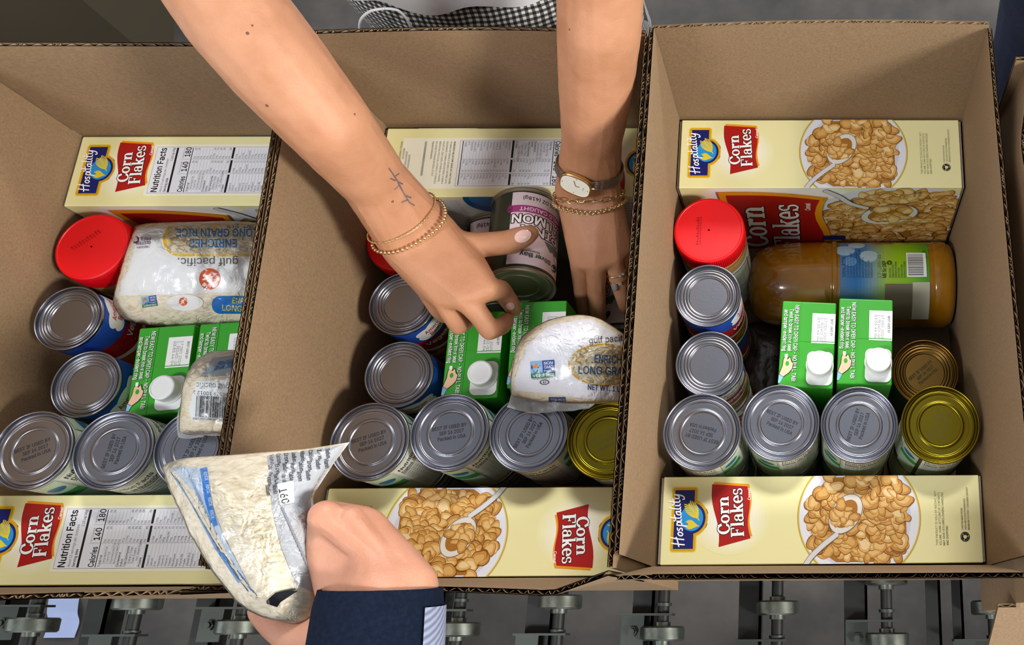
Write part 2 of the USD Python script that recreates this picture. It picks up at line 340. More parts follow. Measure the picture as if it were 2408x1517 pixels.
def b1f(u, v, o): o[:, 1] = v * .004 * np.clip((u - .55) / .45, 0, 1) - .0125 * v; o[:, 2] = -.006 * v * np.clip((u - .8) / .2, 0, 1)
def b4l(u, v, o): o[:, 0] = v * (.004 + .012 * np.clip((u - .82) / .18, 0, 1) ** 1.5 - .004 * np.exp(-((u - .8) / .06) ** 2) + .003 * (1 - u))
box3 = cardboard_box('open cardboard box holding the amber juice bottle and two green cartons', .3128, -.714, depth=.4866, bends=(None, bend(b3r), bend(b3b), bend(b3f)))
box2 = cardboard_box('open cardboard box that both braceleted arms of the woman reach into', -.0158, -.7235, depth=.487, bends=(bend(b2l), None, bend(b2b), bend(b2f)))
box1 = cardboard_box('open cardboard box cut off by the left edge of the photo', -.3495, -.737, depth=.480, start=.013, bends=(None, bend(b1r), None, bend(b1f)))
box4 = cardboard_box('cardboard box at the right edge of the photo, mostly hidden, with a flap folded down', .6600, -.750, bends=(bend(b4l), None, None, None), front_out=True)

# ------------------------------------------------------------------ cereal boxes
CL, CW, CH = .312, .084, .1945
CREAM = '#f0e9ae'
def brand(pr):                                       # the blue name plate with its ears of wheat
    g = sbox(.0120, .0150, .0312, .0710).union(ell(.0290, .0440, .0135, .0148))
    for i in range(4): pr.add(g.buffer(.0034 - .0005 * i), ('#eedd6a', '#ecc93c', '#e6b41a', '#dba410')[i])
    pr.add(g, '#14206e'); pr.add(ell(.0290, .0440, .0112, .0124), '#2a97e0')
    W = []
    for (a, b, n, sg) in (((.0362, .042), (.0255, .0575), 9, .0062), ((.036, .0365), (.0262, .038), 7, .0044)):
        d = np.array(b) - a; q = np.array([-d[1], d[0]]) / np.hypot(*d); W.append(LineString([a, b]).buffer(.0005))
        for k in range(n):
            p = np.array(a) + d * (.12 + .85 * k / n)
            for s in (-1, 1): W.append(LineString([p, p + d / np.hypot(*d) * .0045 + q * s * sg * (.5 + .5 * math.sin(math.pi * (k + .6) / n))]).buffer(.00055, cap_style=2))
    pr.add(unary_union(W).intersection(ell(.028, .046, .0135, .015)), '#e9d23a')
    t = brush(.050, .0112); pr.add(tf(t, rotdeg=97, t=(.0222, .0188)), '#ffffff')
def wavy(p, q, amp): return [(p[0] + (q[0] - p[0]) * t + amp * math.sin(2 * math.pi * t) , p[1] + (q[1] - p[1]) * t) for t in np.linspace(0, 1, 13)]
def badge(pr, du=0., words=True):
    cx, cy = .066 + du, .043
    for i in range(9): pr.add(affinity.scale(Point(cx, cy).buffer(1), .038 - .0032 * i, .034 - .0026 * i), '#%02x%02x%02x' % tuple(int(a + (b - a) * (i + 1) / 9) for a, b in zip((240, 233, 174), (253, 252, 246))), .4)
    g = Polygon(wavy((.0480 + du, .0765), (.0560 + du, .0165), -.0018)[::1] + wavy((.0868 + du, .0245), (.0825 + du, .0742), -.0018)).buffer(0)
    pr.add(affinity.translate(g, .0016, .0022), '#f29a12'); pr.add(g, '#b01a16')
    for w, u0, v0, h, L in (('Corn', .0668, .0288, .0118, .037), ('Flakes', .0806, .0262, .0128, .047)):
        p, wd = serif(w, 1.); p = affinity.scale(p, L / wd, h, origin=(0, 0)); p = tf(p, rotdeg=94, t=(u0 + du, v0))
        pr.add(p.buffer(.0006), '#3a0c0c'); pr.add(p, '#ffffff')
    pr.add(tf(fit('Cereal', .0115, True, .0028), rotdeg=92, t=(.0862 + du, .0610)), '#ffffff')
def flakes(pr, region, n, size, seed, tones=(('#94622a', '#d6a053', '#e6be7c'), ('#80521f', '#c68d42', '#d9ab62'), ('#a06f30', '#deb065', '#edd09a'))):
    r = np.random.default_rng(seed); x0, y0, x1, y1 = region.bounds; pr.add(region.buffer(-size * .2), '#a8702a')
    pts = []
    while len(pts) < n:
        p = r.uniform((x0, y0), (x1, y1))
        if region.contains(Point(p)): pts.append(p)
    for p in sorted(pts, key=lambda q: q[1] + q[0] * .3):
        a = np.linspace(0, 2 * np.pi, 22, endpoint=False); s = size * r.uniform(.7, 1.25); e = r.uniform(.55, .95); th = r.uniform(0, np.pi)
        rad = s * (1 + .17 * np.sin(2 * a + r.uniform(0, 6)) + .09 * np.sin(3 * a + r.uniform(0, 6)) + .05 * np.sin(5 * a + r.uniform(0, 6)))
        q = np.stack([rad * np.cos(a), rad * e * np.sin(a)], 1) @ np.array([[math.cos(th), -math.sin(th)], [math.sin(th), math.cos(th)]]) + p
        t = tones[r.integers(len(tones))]; g = Polygon(q).buffer(0).intersection(CLIP); o = r.uniform(-.16, .16, 2) * s
        if g.is_empty: continue
        pr.add(g, t[0], .1); pr.add(affinity.scale(affinity.translate(g, *o * .4), .91, .91), t[1], .1); pr.add(affinity.scale(affinity.translate(g, *o), .64, .60), t[2], .1)
        
CLIP = sbox(0, 0, CL, CW)
def spoon(pr, c, rx, ry, th, handle, w):
    b = affinity.rotate(ell(*c, rx, ry), th); h = LineString(handle).buffer(w)
    pr.add(b.buffer(w * .35).union(h.buffer(w * .25)).intersection(CLIP), '#8a8178'); pr.add(h.intersection(CLIP), '#d9d8d8'); pr.add(b.intersection(CLIP), '#e4ded4')
    return b
def bowl(pr):
    d = ell(.1926, .044, .0585, .0585, 90); pr.add(d.buffer(.0022).intersection(CLIP), '#c8a93e'); pr.add(d.buffer(.0008).intersection(CLIP), '#d9cf9a'); pr.add(d.intersection(CLIP), '#e6e7ee')
    d2 = affinity.scale(d, .87, .87); pr.add(d2.intersection(CLIP), '#d5d5de')
    fl = ell(.194, .044, .0505, .0505).intersection(sbox(.145, .0, .24, CW)); flakes(pr, fl.intersection(CLIP), 190, .0076, 3)
    b = spoon(pr, (.1795, .047), .0205, .0135, 55, spline([(.170, .027), (.158, .018), (.146, .007), (.138, -.004)], 6), .0022)
    flakes(pr, affinity.scale(b, .8, .8), 14, .0062, 8)
def arrows(pr, c, r, col='#1c1c1c'):
    pr.add(Point(c).buffer(r).difference(Point(c).buffer(r * .84)), col)
    for k in range(3):
        a = k * 2.094 + .3; q = [(c[0] + r * .6 * math.cos(a + s), c[1] + r * .6 * math.sin(a + s)) for s in np.linspace(0, 1.3, 6)]
        pr.add(LineString(q).buffer(r * .17, cap_style=2), col); e = np.array(q[-1]); d = np.array([-math.sin(a + 1.3), math.cos(a + 1.3)]); n = np.array([math.cos(a + 1.3), math.sin(a + 1.3)])
        pr.add(Polygon([e + n * r * .32, e - n * r * .32, e + d * r * .45]), col)
def small_print(pr):
    for i, (s, L) in enumerate((('THIS PRODUCT IS SOLD BY WEIGHT, NOT', .052), ('VOLUME. SOME SETTLING OF CONTENTS', .0505), ('MAY HAVE OCCURRED DURING HANDLING', .0505), ('AND SHIPPING', .0185))):
        pr.add(tf(fit(s, L, False, .0021), rotdeg=90, t=(.2690 + .0034 * i, .0165)), '#4a4420')
    for i, (s, L) in enumerate((('CARTON MADE FROM', .0205), ('100% RECYCLED PAPERBOARD', .030), ('MINIMUM 35% POST-CONSUMER CONTENT', .041))):
        pr.add(tf(fit(s, L, False, .0018), rotdeg=90, t=(.2942 + .0031 * i, .0310)), '#4a4420')
    arrows(pr, (.2955, .0245), .0046)
def nutrition(pr):
    x0, x1, y0, y1 = .0855, .2290, .0150, .0710
    pr.add(sbox(x0 - .003, y0 - .003, .292, y1 + .003), '#f6f2dc'); pr.add(sbox(x0, y0, x1, y1), '#55565a'); pr.add(sbox(x0 + .0003, y0 + .0003, x1 - .0003, y1 - .0003), '#eceef4')
    def row(s, u, v, h, L=None, bold=False, c='#3a3b40'):
        pr.add(tf(fit(s, L, bold, h) if L else text(s, h, bold), rotdeg=90, t=(u, v)), c, .02)
    row('Nutrition Facts', .0960, .0163, .0066, .0535, True, '#141414')
    row('About 13 servings per container', .1010, .0165, .0025, .040); row('Serving size', .1054, .0165, .0026, .0165, True, '#1b1b1b'); row('1 1/3 cup (40g)', .1054, .0545, .0025, .0155, True, '#2a2a2a')
    pr.add(sbox(.1072, y0 + .001, .1094, y1 - .001), '#1e1a1a', .1)
    row('Calories', .1232, .0165, .0052, .0185, True, '#141414'); row('140', .1232, .0412, .0058, .0115, True, '#141414'); row('180', .1232, .0590, .0058, .0115, True, '#141414')
    row('Per 1 1/3 cup Cereal', .1165, .0400, .0016, .013); row('Cereal with 1/2 cup', .1165, .0575, .0014, .012)
    pr.add(sbox(.1246, y0 + .001, .1254, y1 - .001), '#222222', .1)
    for v in (.0382, .0556): pr.add(sbox(.114, v, x1 - .004, v + .00025), '#8c8d94', .1)
    A = ['Total Fat', '  Saturated Fat', '  Trans Fat', '  Polyunsaturated Fat', '  Monounsaturated Fat', 'Cholesterol', 'Sodium', 'Total Carbohydrate', '  Dietary Fiber', '  Total Sugars', '    Incl. Added Sugars', 'Protein']
    B = ['Vitamin D', 'Calcium', 'Iron', 'Potassium', 'Vitamin A', 'Vitamin C', 'Thiamin', 'Riboflavin', 'Niacin', 'Vitamin B6', 'Folate', 'Vitamin B12', 'Phosphorus', 'Zinc', 'Copper']
    va = ['0g', '0g', '0g', '0g', '0g', '0mg', '270mg', '36g', '1g', '4g', '4g', '2g']; vb = ['1.3mg', '0mg', '11.3mg', '50mg', '450mg RAE', '19mg', '0.5mg', '0.6mg', '6.3mg', '0.6mg', '213mcg']
    u = .1292
    for i, s in enumerate(A):
        b = not s.startswith(' ')
        row(s.strip(), u, .0165 + .0014 * (len(s) - len(s.strip())), .0019, min(.019, .00122 * len(s.strip())), b)
        row(va[i], u, .0390, .0018, .0011 * len(va[i]) + .0006); row(va[i], u, .0565, .0018, .0011 * len(va[i]) + .0006)
        if i in (0, 1, 6, 7, 8, 9, 11): row('%d%%' % (i * 2 % 13), u, .0515, .0018, .0026, True); row('%d%%' % (i * 3 % 14), u, .0672, .0018, .0026, True)
        pr.add(sbox(u + .0006, .0165, u + .0008, y1 - .002), '#b0b1ba', .02); u += .00345
    for v0, v1 in ((.0155, .0370), (.0392, .0545), (.0566, .0700)): pr.add(sbox(u - .0017, v0, u + .0006, v1), '#1d1f1c', .1)
    u += .0042
    for i, s in enumerate(B):
        row(s, u, .0165, .0018, .0011 * len(s) + .0004); q = vb[i % len(vb)]
        row(q, u, .0390, .0017, .0011 * len(q)); row('%d%%' % (10 * (i % 7)), u, .0515, .0017, .0025); row(q, u, .0565, .0017, .0011 * len(q)); pr.add(sbox(u + .0006, .0165, u + .0008, y1 - .002), '#b0b1ba', .02); u += .00345
    pr.add(sbox(u - .0012, y0 + .001, u - .0004, y1 - .001), '#222222', .1)
    ing = ['INGREDIENTS: MILLED CORN, SUGAR, SALT, MALT FLAVOR.', 'VITAMINS AND MINERALS: VITAMIN C (ASCORBIC ACID),', 'NIACINAMIDE, VITAMIN E, REDUCED IRON, VITAMIN A', 'PALMITATE, ZINC OXIDE, VITAMIN B6, THIAMIN,', 'RIBOFLAVIN, FOLIC ACID, VITAMIN D, VITAMIN B12.', 'BHT ADDED TO PACKAGE MATERIAL TO HELP', 'PRESERVE FRESHNESS.']
    for i, s in enumerate(ing): row(s, .2360 + .0040 * i, .0165, .0018, min(.052, .00115 * len(s)), i == 0, '#4a4b45')
    row('CONTAINS BIOENGINEERED FOOD INGREDIENTS', .2680, .0165, .0021, .042, True, '#2f302c')
    for i, s in enumerate(('DISTRIBUTED BY', 'PACKED FOR RETAIL SALE', 'MADE IN USA')): row(s, .2840 + .0034 * i, .0330 - .004 * i, .0019, .0012 * len(s), False, '#3f403a')
    row('PARTIALLY PRODUCED WITH CARE', .2945, .0165, .0019, .034, False, '#3f403a')
def front(pr, back=False):                           # (u, depth below the top edge), read up the box
    global CLIP
    CLIP = sbox(0, 0, CL, CH)
    pr.add(sbox(.0005, .0005, CL - .0005, CH), CREAM)
    if back:
        pr.add(rrect(.02, .006, .29, .19, .01), '#e2e3dc'); pr.add(ell(.117, .012, .026, .030).intersection(CLIP), '#1f5f9e'); pr.add(ell(.117, .008, .019, .018).intersection(CLIP), '#2f86cf')
        for i in range(9): pr.add(tf(fit('A CRISP START TO THE DAY, EVERY DAY OF THE WEEK', .04, False, .0022), rotdeg=180, t=(.085, .012 + .0045 * i)), '#5d6a72')
        for i in range(24): pr.add(tf(fit('SERVE WITH MILK AND FRUIT FOR A BALANCED BREAKFAST', .11, False, .003), rotdeg=180, t=(.28, .02 + .007 * i)), '#6b7276')
    else:
        for i in range(10): pr.add(rrect(.022 + .0012 * i, .001, .19 - .0012 * i, .18, .012), '#%02x%02x%02x' % tuple(int(a + (b - a) * (i + 1) / 10) for a, b in zip((240, 233, 174), (250, 249, 242))), .3)
        pr.add(Point(.245, .10).buffer(.105, 40).intersection(CLIP), '#e2e2e8'); flakes(pr, Point(.250, .10).buffer(.092, 40).intersection(sbox(.168, 0, CL - .001, CH)), 330, .0105, 5)
        b = spoon(pr, (.236, .072), .034, .026, -30, spline([(.208, .052), (.190, .040), (.176, .02), (.162, .006)], 6), .0032); flakes(pr, affinity.scale(b, .84, .84), 16, .0105, 9)
        g = Polygon([(.042, .0085)] + [(.042 + .116 * t, .0085 + .0135 * t - .006 * math.sin(math.pi * t)) for t in np.linspace(0, 1, 9)] + [(.163 - .006 * math.sin(6 * t), .022 + t * .16) for t in np.linspace(0, 1, 9)] + [(.05, .186)]).buffer(0)
        pr.add(g, '#ee9a16'); r = Polygon([(.050, .0165)] + [(.05 + .104 * t, .0165 + .0125 * t - .005 * math.sin(math.pi * t)) for t in np.linspace(0, 1, 9)] + [(.155 - .006 * math.sin(6 * t), .029 + t * .152) for t in np.linspace(0, 1, 9)] + [(.055, .18)]).buffer(0); pr.add(r, '#b01a16')
        for w, u0, d0, h, L in (('Corn', .0905, .172, .030, .128), ('Flakes', .1300, .178, .032, .138)):
            p, wd = serif(w, 1.); p = affinity.scale(p, L / wd, h, origin=(0, 0)); p = affinity.rotate(p, 90, origin=(0, 0)); p = affinity.affine_transform(p, [1, 0, 0, -1, u0, d0])
            pr.add(p.buffer(.0013), '#3a0c0c'); pr.add(p, '#f6f4f0')
        v, f = fit('Cereal', .020, True, .006); pr.add((np.stack([.1440 - v[:, 1], .058 - v[:, 0]], 1), f), '#f6f4f0')
        pr.add(Point(.1615, .0278).buffer(.0028).difference(Point(.1615, .0278).buffer(.0023)), '#55504a'); pr.add(rrect(.158, .136, .186, .15, .002), '#232a66')
        for i, s in enumerate(('NET WT', '18 OZ')): v, f = fit(s, .012, True, .0025); pr.add((np.stack([.262 + .005 * i - v[:, 1], .02 - v[:, 0]], 1), f), '#3b2c14')
    CLIP = sbox(0, 0, CL, CW)
def cereal_box(label, side, loc, yaw, group=None):
    t = thing('cereal_box', label, 'cereal box', loc, rot(0, 0, yaw), group)
    obj('carton', rbox(-CL / 2, CL / 2, -CW / 2, CW / 2, 0, CH, .0011), M['carton_board'], t, smooth=40)
    for s in (-1, 1):
        x = s * (CL / 2)
        obj('end_flap', cat_([bx(min(x, x + s * .0022), max(x, x + s * .0022), -CW / 2 + .001, CW / 2 - .001, .003, CH - .002)]), M['carton_grey'], t)
    top = lambda p, k: col3(*[p[:, 0] - CL / 2, p[:, 1] - CW / 2, CH + k])
    pr = Print(); brand(pr); printed('brand_logo', pr, top, t, label='dark blue brand plate with white brush script and wheat ears')
    pr = Print(); badge(pr, 0 if side == 'bowl' else -.0045); printed('title_badge', pr, top, t, label='wavy red badge with the white product title')
    if side == 'bowl':
        pr = Print(); bowl(pr); printed('bowl_picture', pr, top, t, step=1.5e-5, label='printed picture of a white bowl of corn flakes with a spoon')
        pr = Print(); small_print(pr); printed('small_print', pr, top, t)
        pr = Print(); front(pr)
        printed('front_picture', pr, lambda p, k: col3(*[p[:, 0] - CL / 2, -CW / 2 - k, CH - p[:, 1]]), t, step=1.5e-5, label='front panel with large red title badge over corn flakes')
    else:
        pr = Print(); nutrition(pr); printed('nutrition_panel', pr, top, t, label='white nutrition facts table in black print')
        pr = Print(); front(pr); printed('front_picture', pr, lambda p, k: col3(*[p[:, 0] - CL / 2, -CW / 2 - k, CH - p[:, 1]]), t, step=1.5e-5)
        pr = Print(); front(pr, True); printed('back_picture', pr, lambda p, k: col3(*[CL / 2 - p[:, 0], CW / 2 + k, CH - p[:, 1]]), t, step=1e-5)
    return t
cb = cereal_box('yellow cereal box lying behind the amber juice bottle, bowl picture side up', 'bowl', (.4722, -.7589, 0), .1)
copy(cb, 'yellow cereal box in front of the golden can, bowl picture and script logo side up', (.4732, -1.1564, 0), rot(0, 0, .2))
copy(cb, 'yellow cereal box turned around, its bowl picture beside the hand holding the rice bag', (.1450, -1.1668, 0), rot(0, 0, 180.1))
copy(cb, 'yellow cereal box at the right edge of the photo, only a sliver seen', (.8190, -.8030, 0), rot(0, 0, 0))
cn = cereal_box('yellow cereal box with nutrition table up, behind the rice bag with the orange logo', 'facts', (-.1906, -.7805, 0), .2)
copy(cn, 'yellow cereal box with nutrition table up, behind the hand-held rice bag at lower left', (-.1895, -1.1726, 0), rot(0, 0, .1))
copy(cn, 'yellow cereal box with upside-down nutrition table under the watch arm', (.1445, -.7698, 0), rot(0, 0, 180.2))

# ------------------------------------------------------------------ tins
CANR, CANH = .0381, .113
def smooth_prof(p, n=5): return spline(np.array(p, float), n)
def can_end(R, h, kind):
    k = {'A': [(.80, -.0024), (.765, -.0034), (.72, -.0035), (.61, -.0035), (.585, -.0027), (.56, -.0025), (.535, -.0027), (.51, -.0035)],
         'B': [(.83, -.0024), (.80, -.0033), (.76, -.0032), (.74, -.0025), (.715, -.0032), (.68, -.0033), (.655, -.0026), (.63, -.0033), (.60, -.0034), (.575, -.0044)]}[kind]
    o = [(R - .0012, -.0032), (R - .0001, -.0026), (R, -.0008), (R - .0007, 0), (R - .0014, -.0001), (R - .0019, -.0008), (R - .0026, -.0040), (R - .0035, -.0046), (R - .0045, -.0040), (R - .0052, -.0026), (R - .0060, -.0024)]
    z = k[-1][1]
    q = [(a, h + b) for a, b in o] + [(a * R, h + b) for a, b in k]
    return np.vstack([smooth_prof(q, 5), [(.3 * R, h + z), (0.0, h + z)]])
def outward(m):
    return m
def wrap(R, a0, zc=0.):
    def place(p, k):
        a = a0 + p[:, 0] / R; return np.column_stack([(R + k) * np.cos(a), (R + k) * np.sin(a), zc + p[:, 1]])
    return place
STAMP = [('BEST IF USED BY', .0042, .0335), ('SEP 16 2027', -.0012, .0235), ('Packed in USA', -.0066, .027)]
def can(name, label, cat, loc, R, kind, endmat, labelpr=None, labelcol=None, stamp=True, rad=CANR, h=CANH, group=None, stampcol='#222228'):
    t = thing(name, label, cat, loc, R, group)
    up = can_end(rad, h, kind); obj('lid', lathe(up, 112), M[endmat], t, smooth=40)
    body = [(rad - .0014, h - .0030), (rad - .0016, h - .0045), (rad - .0016, .0045), (rad - .0012, .0032), (rad - .0001, .0026), (rad, .0008), (rad - .0007, 0), (rad - .0016, .0004), (rad - .0030, .0040), (0, .0040)]
    obj('can_body', lathe(body, 96), M['steel' if endmat.startswith('steel') else endmat], t, smooth=40)
    lab = obj('paper_label', lathe([(rad - .0014, h - .0052), (rad - .0012, h - .0054), (rad - .0012, .0056), (rad - .0014, .0052)], 96), M[labelcol], t, smooth=40)
    if labelpr:
        for i, (pr, a0) in enumerate(labelpr): printed('label_print', pr, wrap(rad - .0012, a0), lab, fine=.006)
    if stamp:
        pr = Print(); z = h - .0035
        for s, y, w in STAMP:
            v, f = fit(s, w, True, .0034); pr.add((v - [w / 2 - (.001 if y < 0 else -.001), -y], f), stampcol)
        printed('date_stamp', pr, lambda p, k: col3(p[:, 0] , p[:, 1], z + .00006 + k * 0), t)
    return t
M['label_white'] = mat('can_label_white', '#c9d3c4', .4); M['label_blue'] = mat('can_label_blue', '#1c3f9c', .35); M['label_dark'] = mat('can_label_dark', '#23301f', .4); M['label_olive'] = mat('can_label_olive', '#3b3a17', .4)
def label_food():
    P = []
    for a0 in (-1.2, .9, 3.0):
        pr = Print(); pr.add(sbox(0, .012, .052, .1035), '#e4e9df')
        pr.add(tf(fit('Nutrition Facts', .044, True, .0062), t=(.003, .094)), '#161616'); pr.add(tf(fit('Datos de Nutrición', .044, True, .0058), t=(.003, .085)), '#161616'); pr.add(sbox(.003, .0825, .049, .0836), '#161616')
        for i in range(12): pr.add(tf(fit('Total Fat 0g  Sodium 380mg  Fiber 2g', .044, False, .0026), t=(.003, .077 - .0052 * i)), '#3a3f3a')
        pr.add(sbox(.053, .0058, .075, .1065), '#b9cdb4'); pr.add(sbox(.053, .06, .075, .075), '#3c8f4a'); pr.add(ell(.064, .088, .008, .006), '#2f6b9a'); P.append((pr, a0))
    return P
VH = .101
def label_veg():
    P = []
    for a0 in (-.95, 2.2):
        pr = Print(); W = .100; x = np.linspace(0, W, 30)
        pr.add(sbox(0, .0057, W, VH - .006), '#2450b0')
        pr.add(Polygon(list(zip(x, .066 - .010 * np.sin(x / W * math.pi))) + [(W, .0057), (0, .0057)]), '#e9e6e0')
        pr.add(Polygon(list(zip(x, .072 - .010 * np.sin(x / W * math.pi))) + list(zip(x[::-1], .046 - .010 * np.sin(x[::-1] / W * math.pi)))), '#a3161f')
        pr.add(Polygon(list(zip(x, .040 - .010 * np.sin(x / W * math.pi))) + [(W, .0057), (0, .0057)]), '#a7531c')
        r = np.random.default_rng(4)
        for i in range(40): pr.add(ell(r.uniform(.005, W - .005), r.uniform(.010, .026), .004, .003), ('#e08a24', '#c9a23a', '#5f8a2c', '#8c3a16')[i % 4], .1)
        c = unary_union([ell(.050 + dx, .078 + dy, rx, ry) for dx, dy, rx, ry in ((0, 0, .020, .011), (-.012, .004, .011, .008), (.012, .004, .011, .008), (-.013, -.005, .010, .007), (.013, -.005, .010, .007), (0, .006, .012, .009))])
        pr.add(c, '#f4f2ee'); pr.add(tf(fit('American', .027, True, .0062), t=(.0365, .0785)), '#c4181f'); pr.add(tf(fit('Beauty', .021, True, .0062), t=(.0395, .0698)), '#c4181f')
        pr.add(tf(fit('Vegetable', .046, True, .0078), t=(.027, .0505)), '#f2efe9'); P.append((pr, a0))
    return P
Z2 = CANH + .0004
food = can('food_can', 'silver can with upright date stamp, second in the front row of the right box', 'can', (.4331, -1.0672, Z2), rot(0, 0, -24), 'A', 'steel_end', label_food(), 'label_white')
for lab, x, y, a in (('silver can with upside-down date stamp at the left end of the right front row', .3566, -1.0762, 166), ('silver can with sideways date stamp, left of the bright golden can', .5100, -1.0694, 72),
                     ('silver can below the white carton cap in the middle box', .1118, -1.0757, 9), ('silver can with a corner of the hand-held rice bag overlapping its lid', .0360, -1.0845, 18), ('silver can partly covered by the crumpled fringe of the rice bag', .1884, -1.0768, 65),
                     ('silver can fully in view in the lower row of the left box', -.2080, -1.0920, 84), ('silver can cut off by the left edge of the photo', -.2850, -1.0920, 22), ('silver can behind the top left corner of the hand-held rice bag', -.1315, -1.0900, 75)):
    copy(food, lab, (x, y, Z2), rot(0, 0, a))
for x, y, a, q in ((.4331, -1.0672, 40, 'can with the upright date stamp'), (.3566, -1.0762, 200, 'can with the upside-down date stamp'), (.5100, -1.0694, 100, 'can left of the bright golden can'), (.1118, -1.0757, -40, 'can below the white carton cap'), (.0360, -1.0845, 20, 'can that the hand-held bag overlaps'),
                (.1884, -1.0768, 80, 'can under the crumpled bag fringe'), (-.2080, -1.0920, -10, 'fully seen can of the left row'), (-.2850, -1.0920, -20, 'can cut off by the left edge'), (-.1315, -1.09, 0, 'can behind the hand-held bag')):
    copy(food, 'pale-labelled can standing underneath the ' + q, (x, y, 0), rot(0, 0, a), 'cans underneath the front rows')
VR, VH = .0345, .101; VZ = VH + .0004
veg = can('vegetable_can', 'ring-beaded silver can right below the red jar lid in the right box', 'can', (.3543, -.9281, VZ), rot(0, 0, -38), 'B', 'steel_end', label_veg(), 'label_blue', stamp=False, rad=VR, h=VH)
VS = (('ring-beaded silver can above the left end of the right box front row', .3584, -1.0016, -75), ('silver can with vegetable label directly under the wrist with gold bead bracelet', .0372, -.9364, -62), ('ring-beaded silver can in the middle box, between green carton and cardboard wall', .0443, -1.0118, -100),
      ('silver can with blue vegetable label just below the red lid in the left box', -.3030, -.9520, -2), ('ring-beaded silver can touching the green carton in the left box', -.2680, -1.0215, -48))
for lab, x, y, a in VS: copy(veg, lab, (x, y, VZ), rot(0, 0, a))
for i, (x, y, a) in enumerate(((.3543, -.9281, 25),) + tuple(v[1:] for v in VS)):
    copy(veg, 'blue vegetable can standing underneath the ' + ('can below the right red lid', 'can above the left end of the right row', 'can under the bead-braceleted wrist', 'can beside the capped middle carton', 'can below the left red lid', 'can touching the left green carton')[i], (x, y, 0), rot(0, 0, a + 20), 'cans underneath the vegetable cans')
gold = can('golden_can', 'shiny bright golden can at the right end of the front row', 'can', (.5895, -1.0695, Z2), rot(0, 0, 70), 'A', 'gold_end', label_food(), 'label_olive', rad=.0388, stampcol='#4a4110')
copy(gold, 'golden brown can half hidden by cardboard at lower right of the middle box', (.2650, -1.0830, Z2), rot(0, 0, 30))
copy(gold, 'golden can standing underneath the bright golden can', (.5895, -1.0695, 0), rot(0, 0, 10), 'golden cans underneath'); copy(gold, 'golden can standing underneath the half hidden brown one', (.2650, -1.0830, 0), rot(0, 0, 10), 'golden cans underneath')
can('dark_golden_can', 'dark golden can lower down behind the bright golden one', 'can', (.5885, -.9885, 0), rot(0, 0, 40), 'B', 'gold_dark', None, 'label_olive', stamp=True, rad=.0375, stampcol='#54441a')

# salmon cans: dark label with a pale panel
M['salmon_dark'] = mat('salmon_label', '#2c3326', .3)
def label_salmon():
    pr = Print(); W, H0, H1 = .092, .007, .109
    H1 = SH - .008; pr.add(sbox(-.060, H0, .0345, H1), '#e3cfd2'); sq = SH / .117
    t = tf(fit('14.75 OZ (418g)', .046, True, .0048), t=(-.023, .0135)); pr.add(t, '#2a2a26')
    pr.add(rrect(-.036, .0265, .036, .0365, .001), '#a8417e'); pr.add(ell(-.036, .0315, .003, .006).union(ell(.036, .0315, .003, .006)), '#7d2a5c'); pr.add(tf(fit('WILD CAUGHT', .052, True, .0052), t=(-.026, .029)), '#f3dfe8')
    for s, y, w in (('SALMON', .0400, .066), ('PINK', .0555, .046)):
        p = tpoly(s, .0115, True); x0, y0, x1, y1 = p.bounds; p = affinity.scale(affinity.translate(p, -(x0 + x1) / 2, y), w / (x1 - x0), 1, origin=(0, y)); pr.add(p.buffer(.0011), '#23231f'); pr.add(p, '#f4e8ea')
    m = Polygon([(-.045, .070), (-.038, .080), (-.033, .076), (-.024, .088), (-.017, .078), (-.012, .081), (-.003, .070)]); pr.add(m, '#68736c')
    for q in ([(-.024, .088), (-.028, .082), (-.023, .080), (-.019, .082)], [(-.038, .080), (-.041, .076), (-.036, .0755)]): pr.add(Polygon(q), '#e7e3df')
    pr.add(tf(fit('Silver Bay', .036, True, .0056), t=(-.014, .0925)), '#33413a'); pr.add(tf(fit('SEAFOODS', .020, True, .0022), t=(.001, .0885)), '#4d5a53')
    pr.add(affinity.rotate(ell(-.022, .0965, .0075, .0045), 35).difference(affinity.rotate(ell(-.020, .0975, .005, .0026), 35)), '#33413a'); pr.add(affinity.rotate(ell(-.023, .0945, .005, .002), 40), '#33413a')
    p2 = Print()
    for i in range(10): p2.add(tf(fit('INGREDIENTS: PINK SALMON, SALT.', .05, True, .0032), t=(.0, .095 - .007 * i)), '#c6cdbf')
    for P_ in (pr, p2): P_.items = [(np.column_stack([v[:, 0], np.asarray(v)[:, 1] * (sq if i or P_ is p2 else 1)]), f, c, k) for i, (v, f, c, k) in enumerate(P_.items)]
    return [(pr, 0.), (p2, 2.0)]
def frame(z, x):
    z = np.array(z, float); z /= np.linalg.norm(z); x = np.array(x, float); x = x - z * (x @ z); x /= np.linalg.norm(x); return np.stack([x, np.cross(z, x), z], 1)
S_near, S_far = at(1221, 680, z=.200), at(1238, 487, z=.176); SH = float(np.linalg.norm(S_near - S_far))
ax = (S_near - S_far) / np.linalg.norm(S_near - S_far); tocam = CAM_POS - S_near; tocam /= np.linalg.norm(tocam)
Fm = frame(ax, tocam); SR = Fm @ rot(0, 0, -30)
salmon = can('salmon_can', 'tilted salmon can with pink-white label held by the hand with gold bead bracelet', 'can', S_near - ax * SH, SR, 'A', 'dark_end', label_salmon(), 'salmon_dark', stamp=False, rad=.0375, h=SH)
def lying(label, c, axis, face): copy(salmon, label, np.array(c) - np.array(axis) / np.linalg.norm(axis) * SH / 2, frame(axis, face))
lying('salmon can with dark label lying under the large rice bag of the left box', (-.203, -.905, .039), (-1, .06, 0), (0, -.82, -.57))
lying('salmon can lying behind the thumb, its pale label end against the cereal box', at(1128, 500, z=.150) + np.array([.018, -.0535, -.0355]), (.10, -1, 0), (.15, .05, 1))
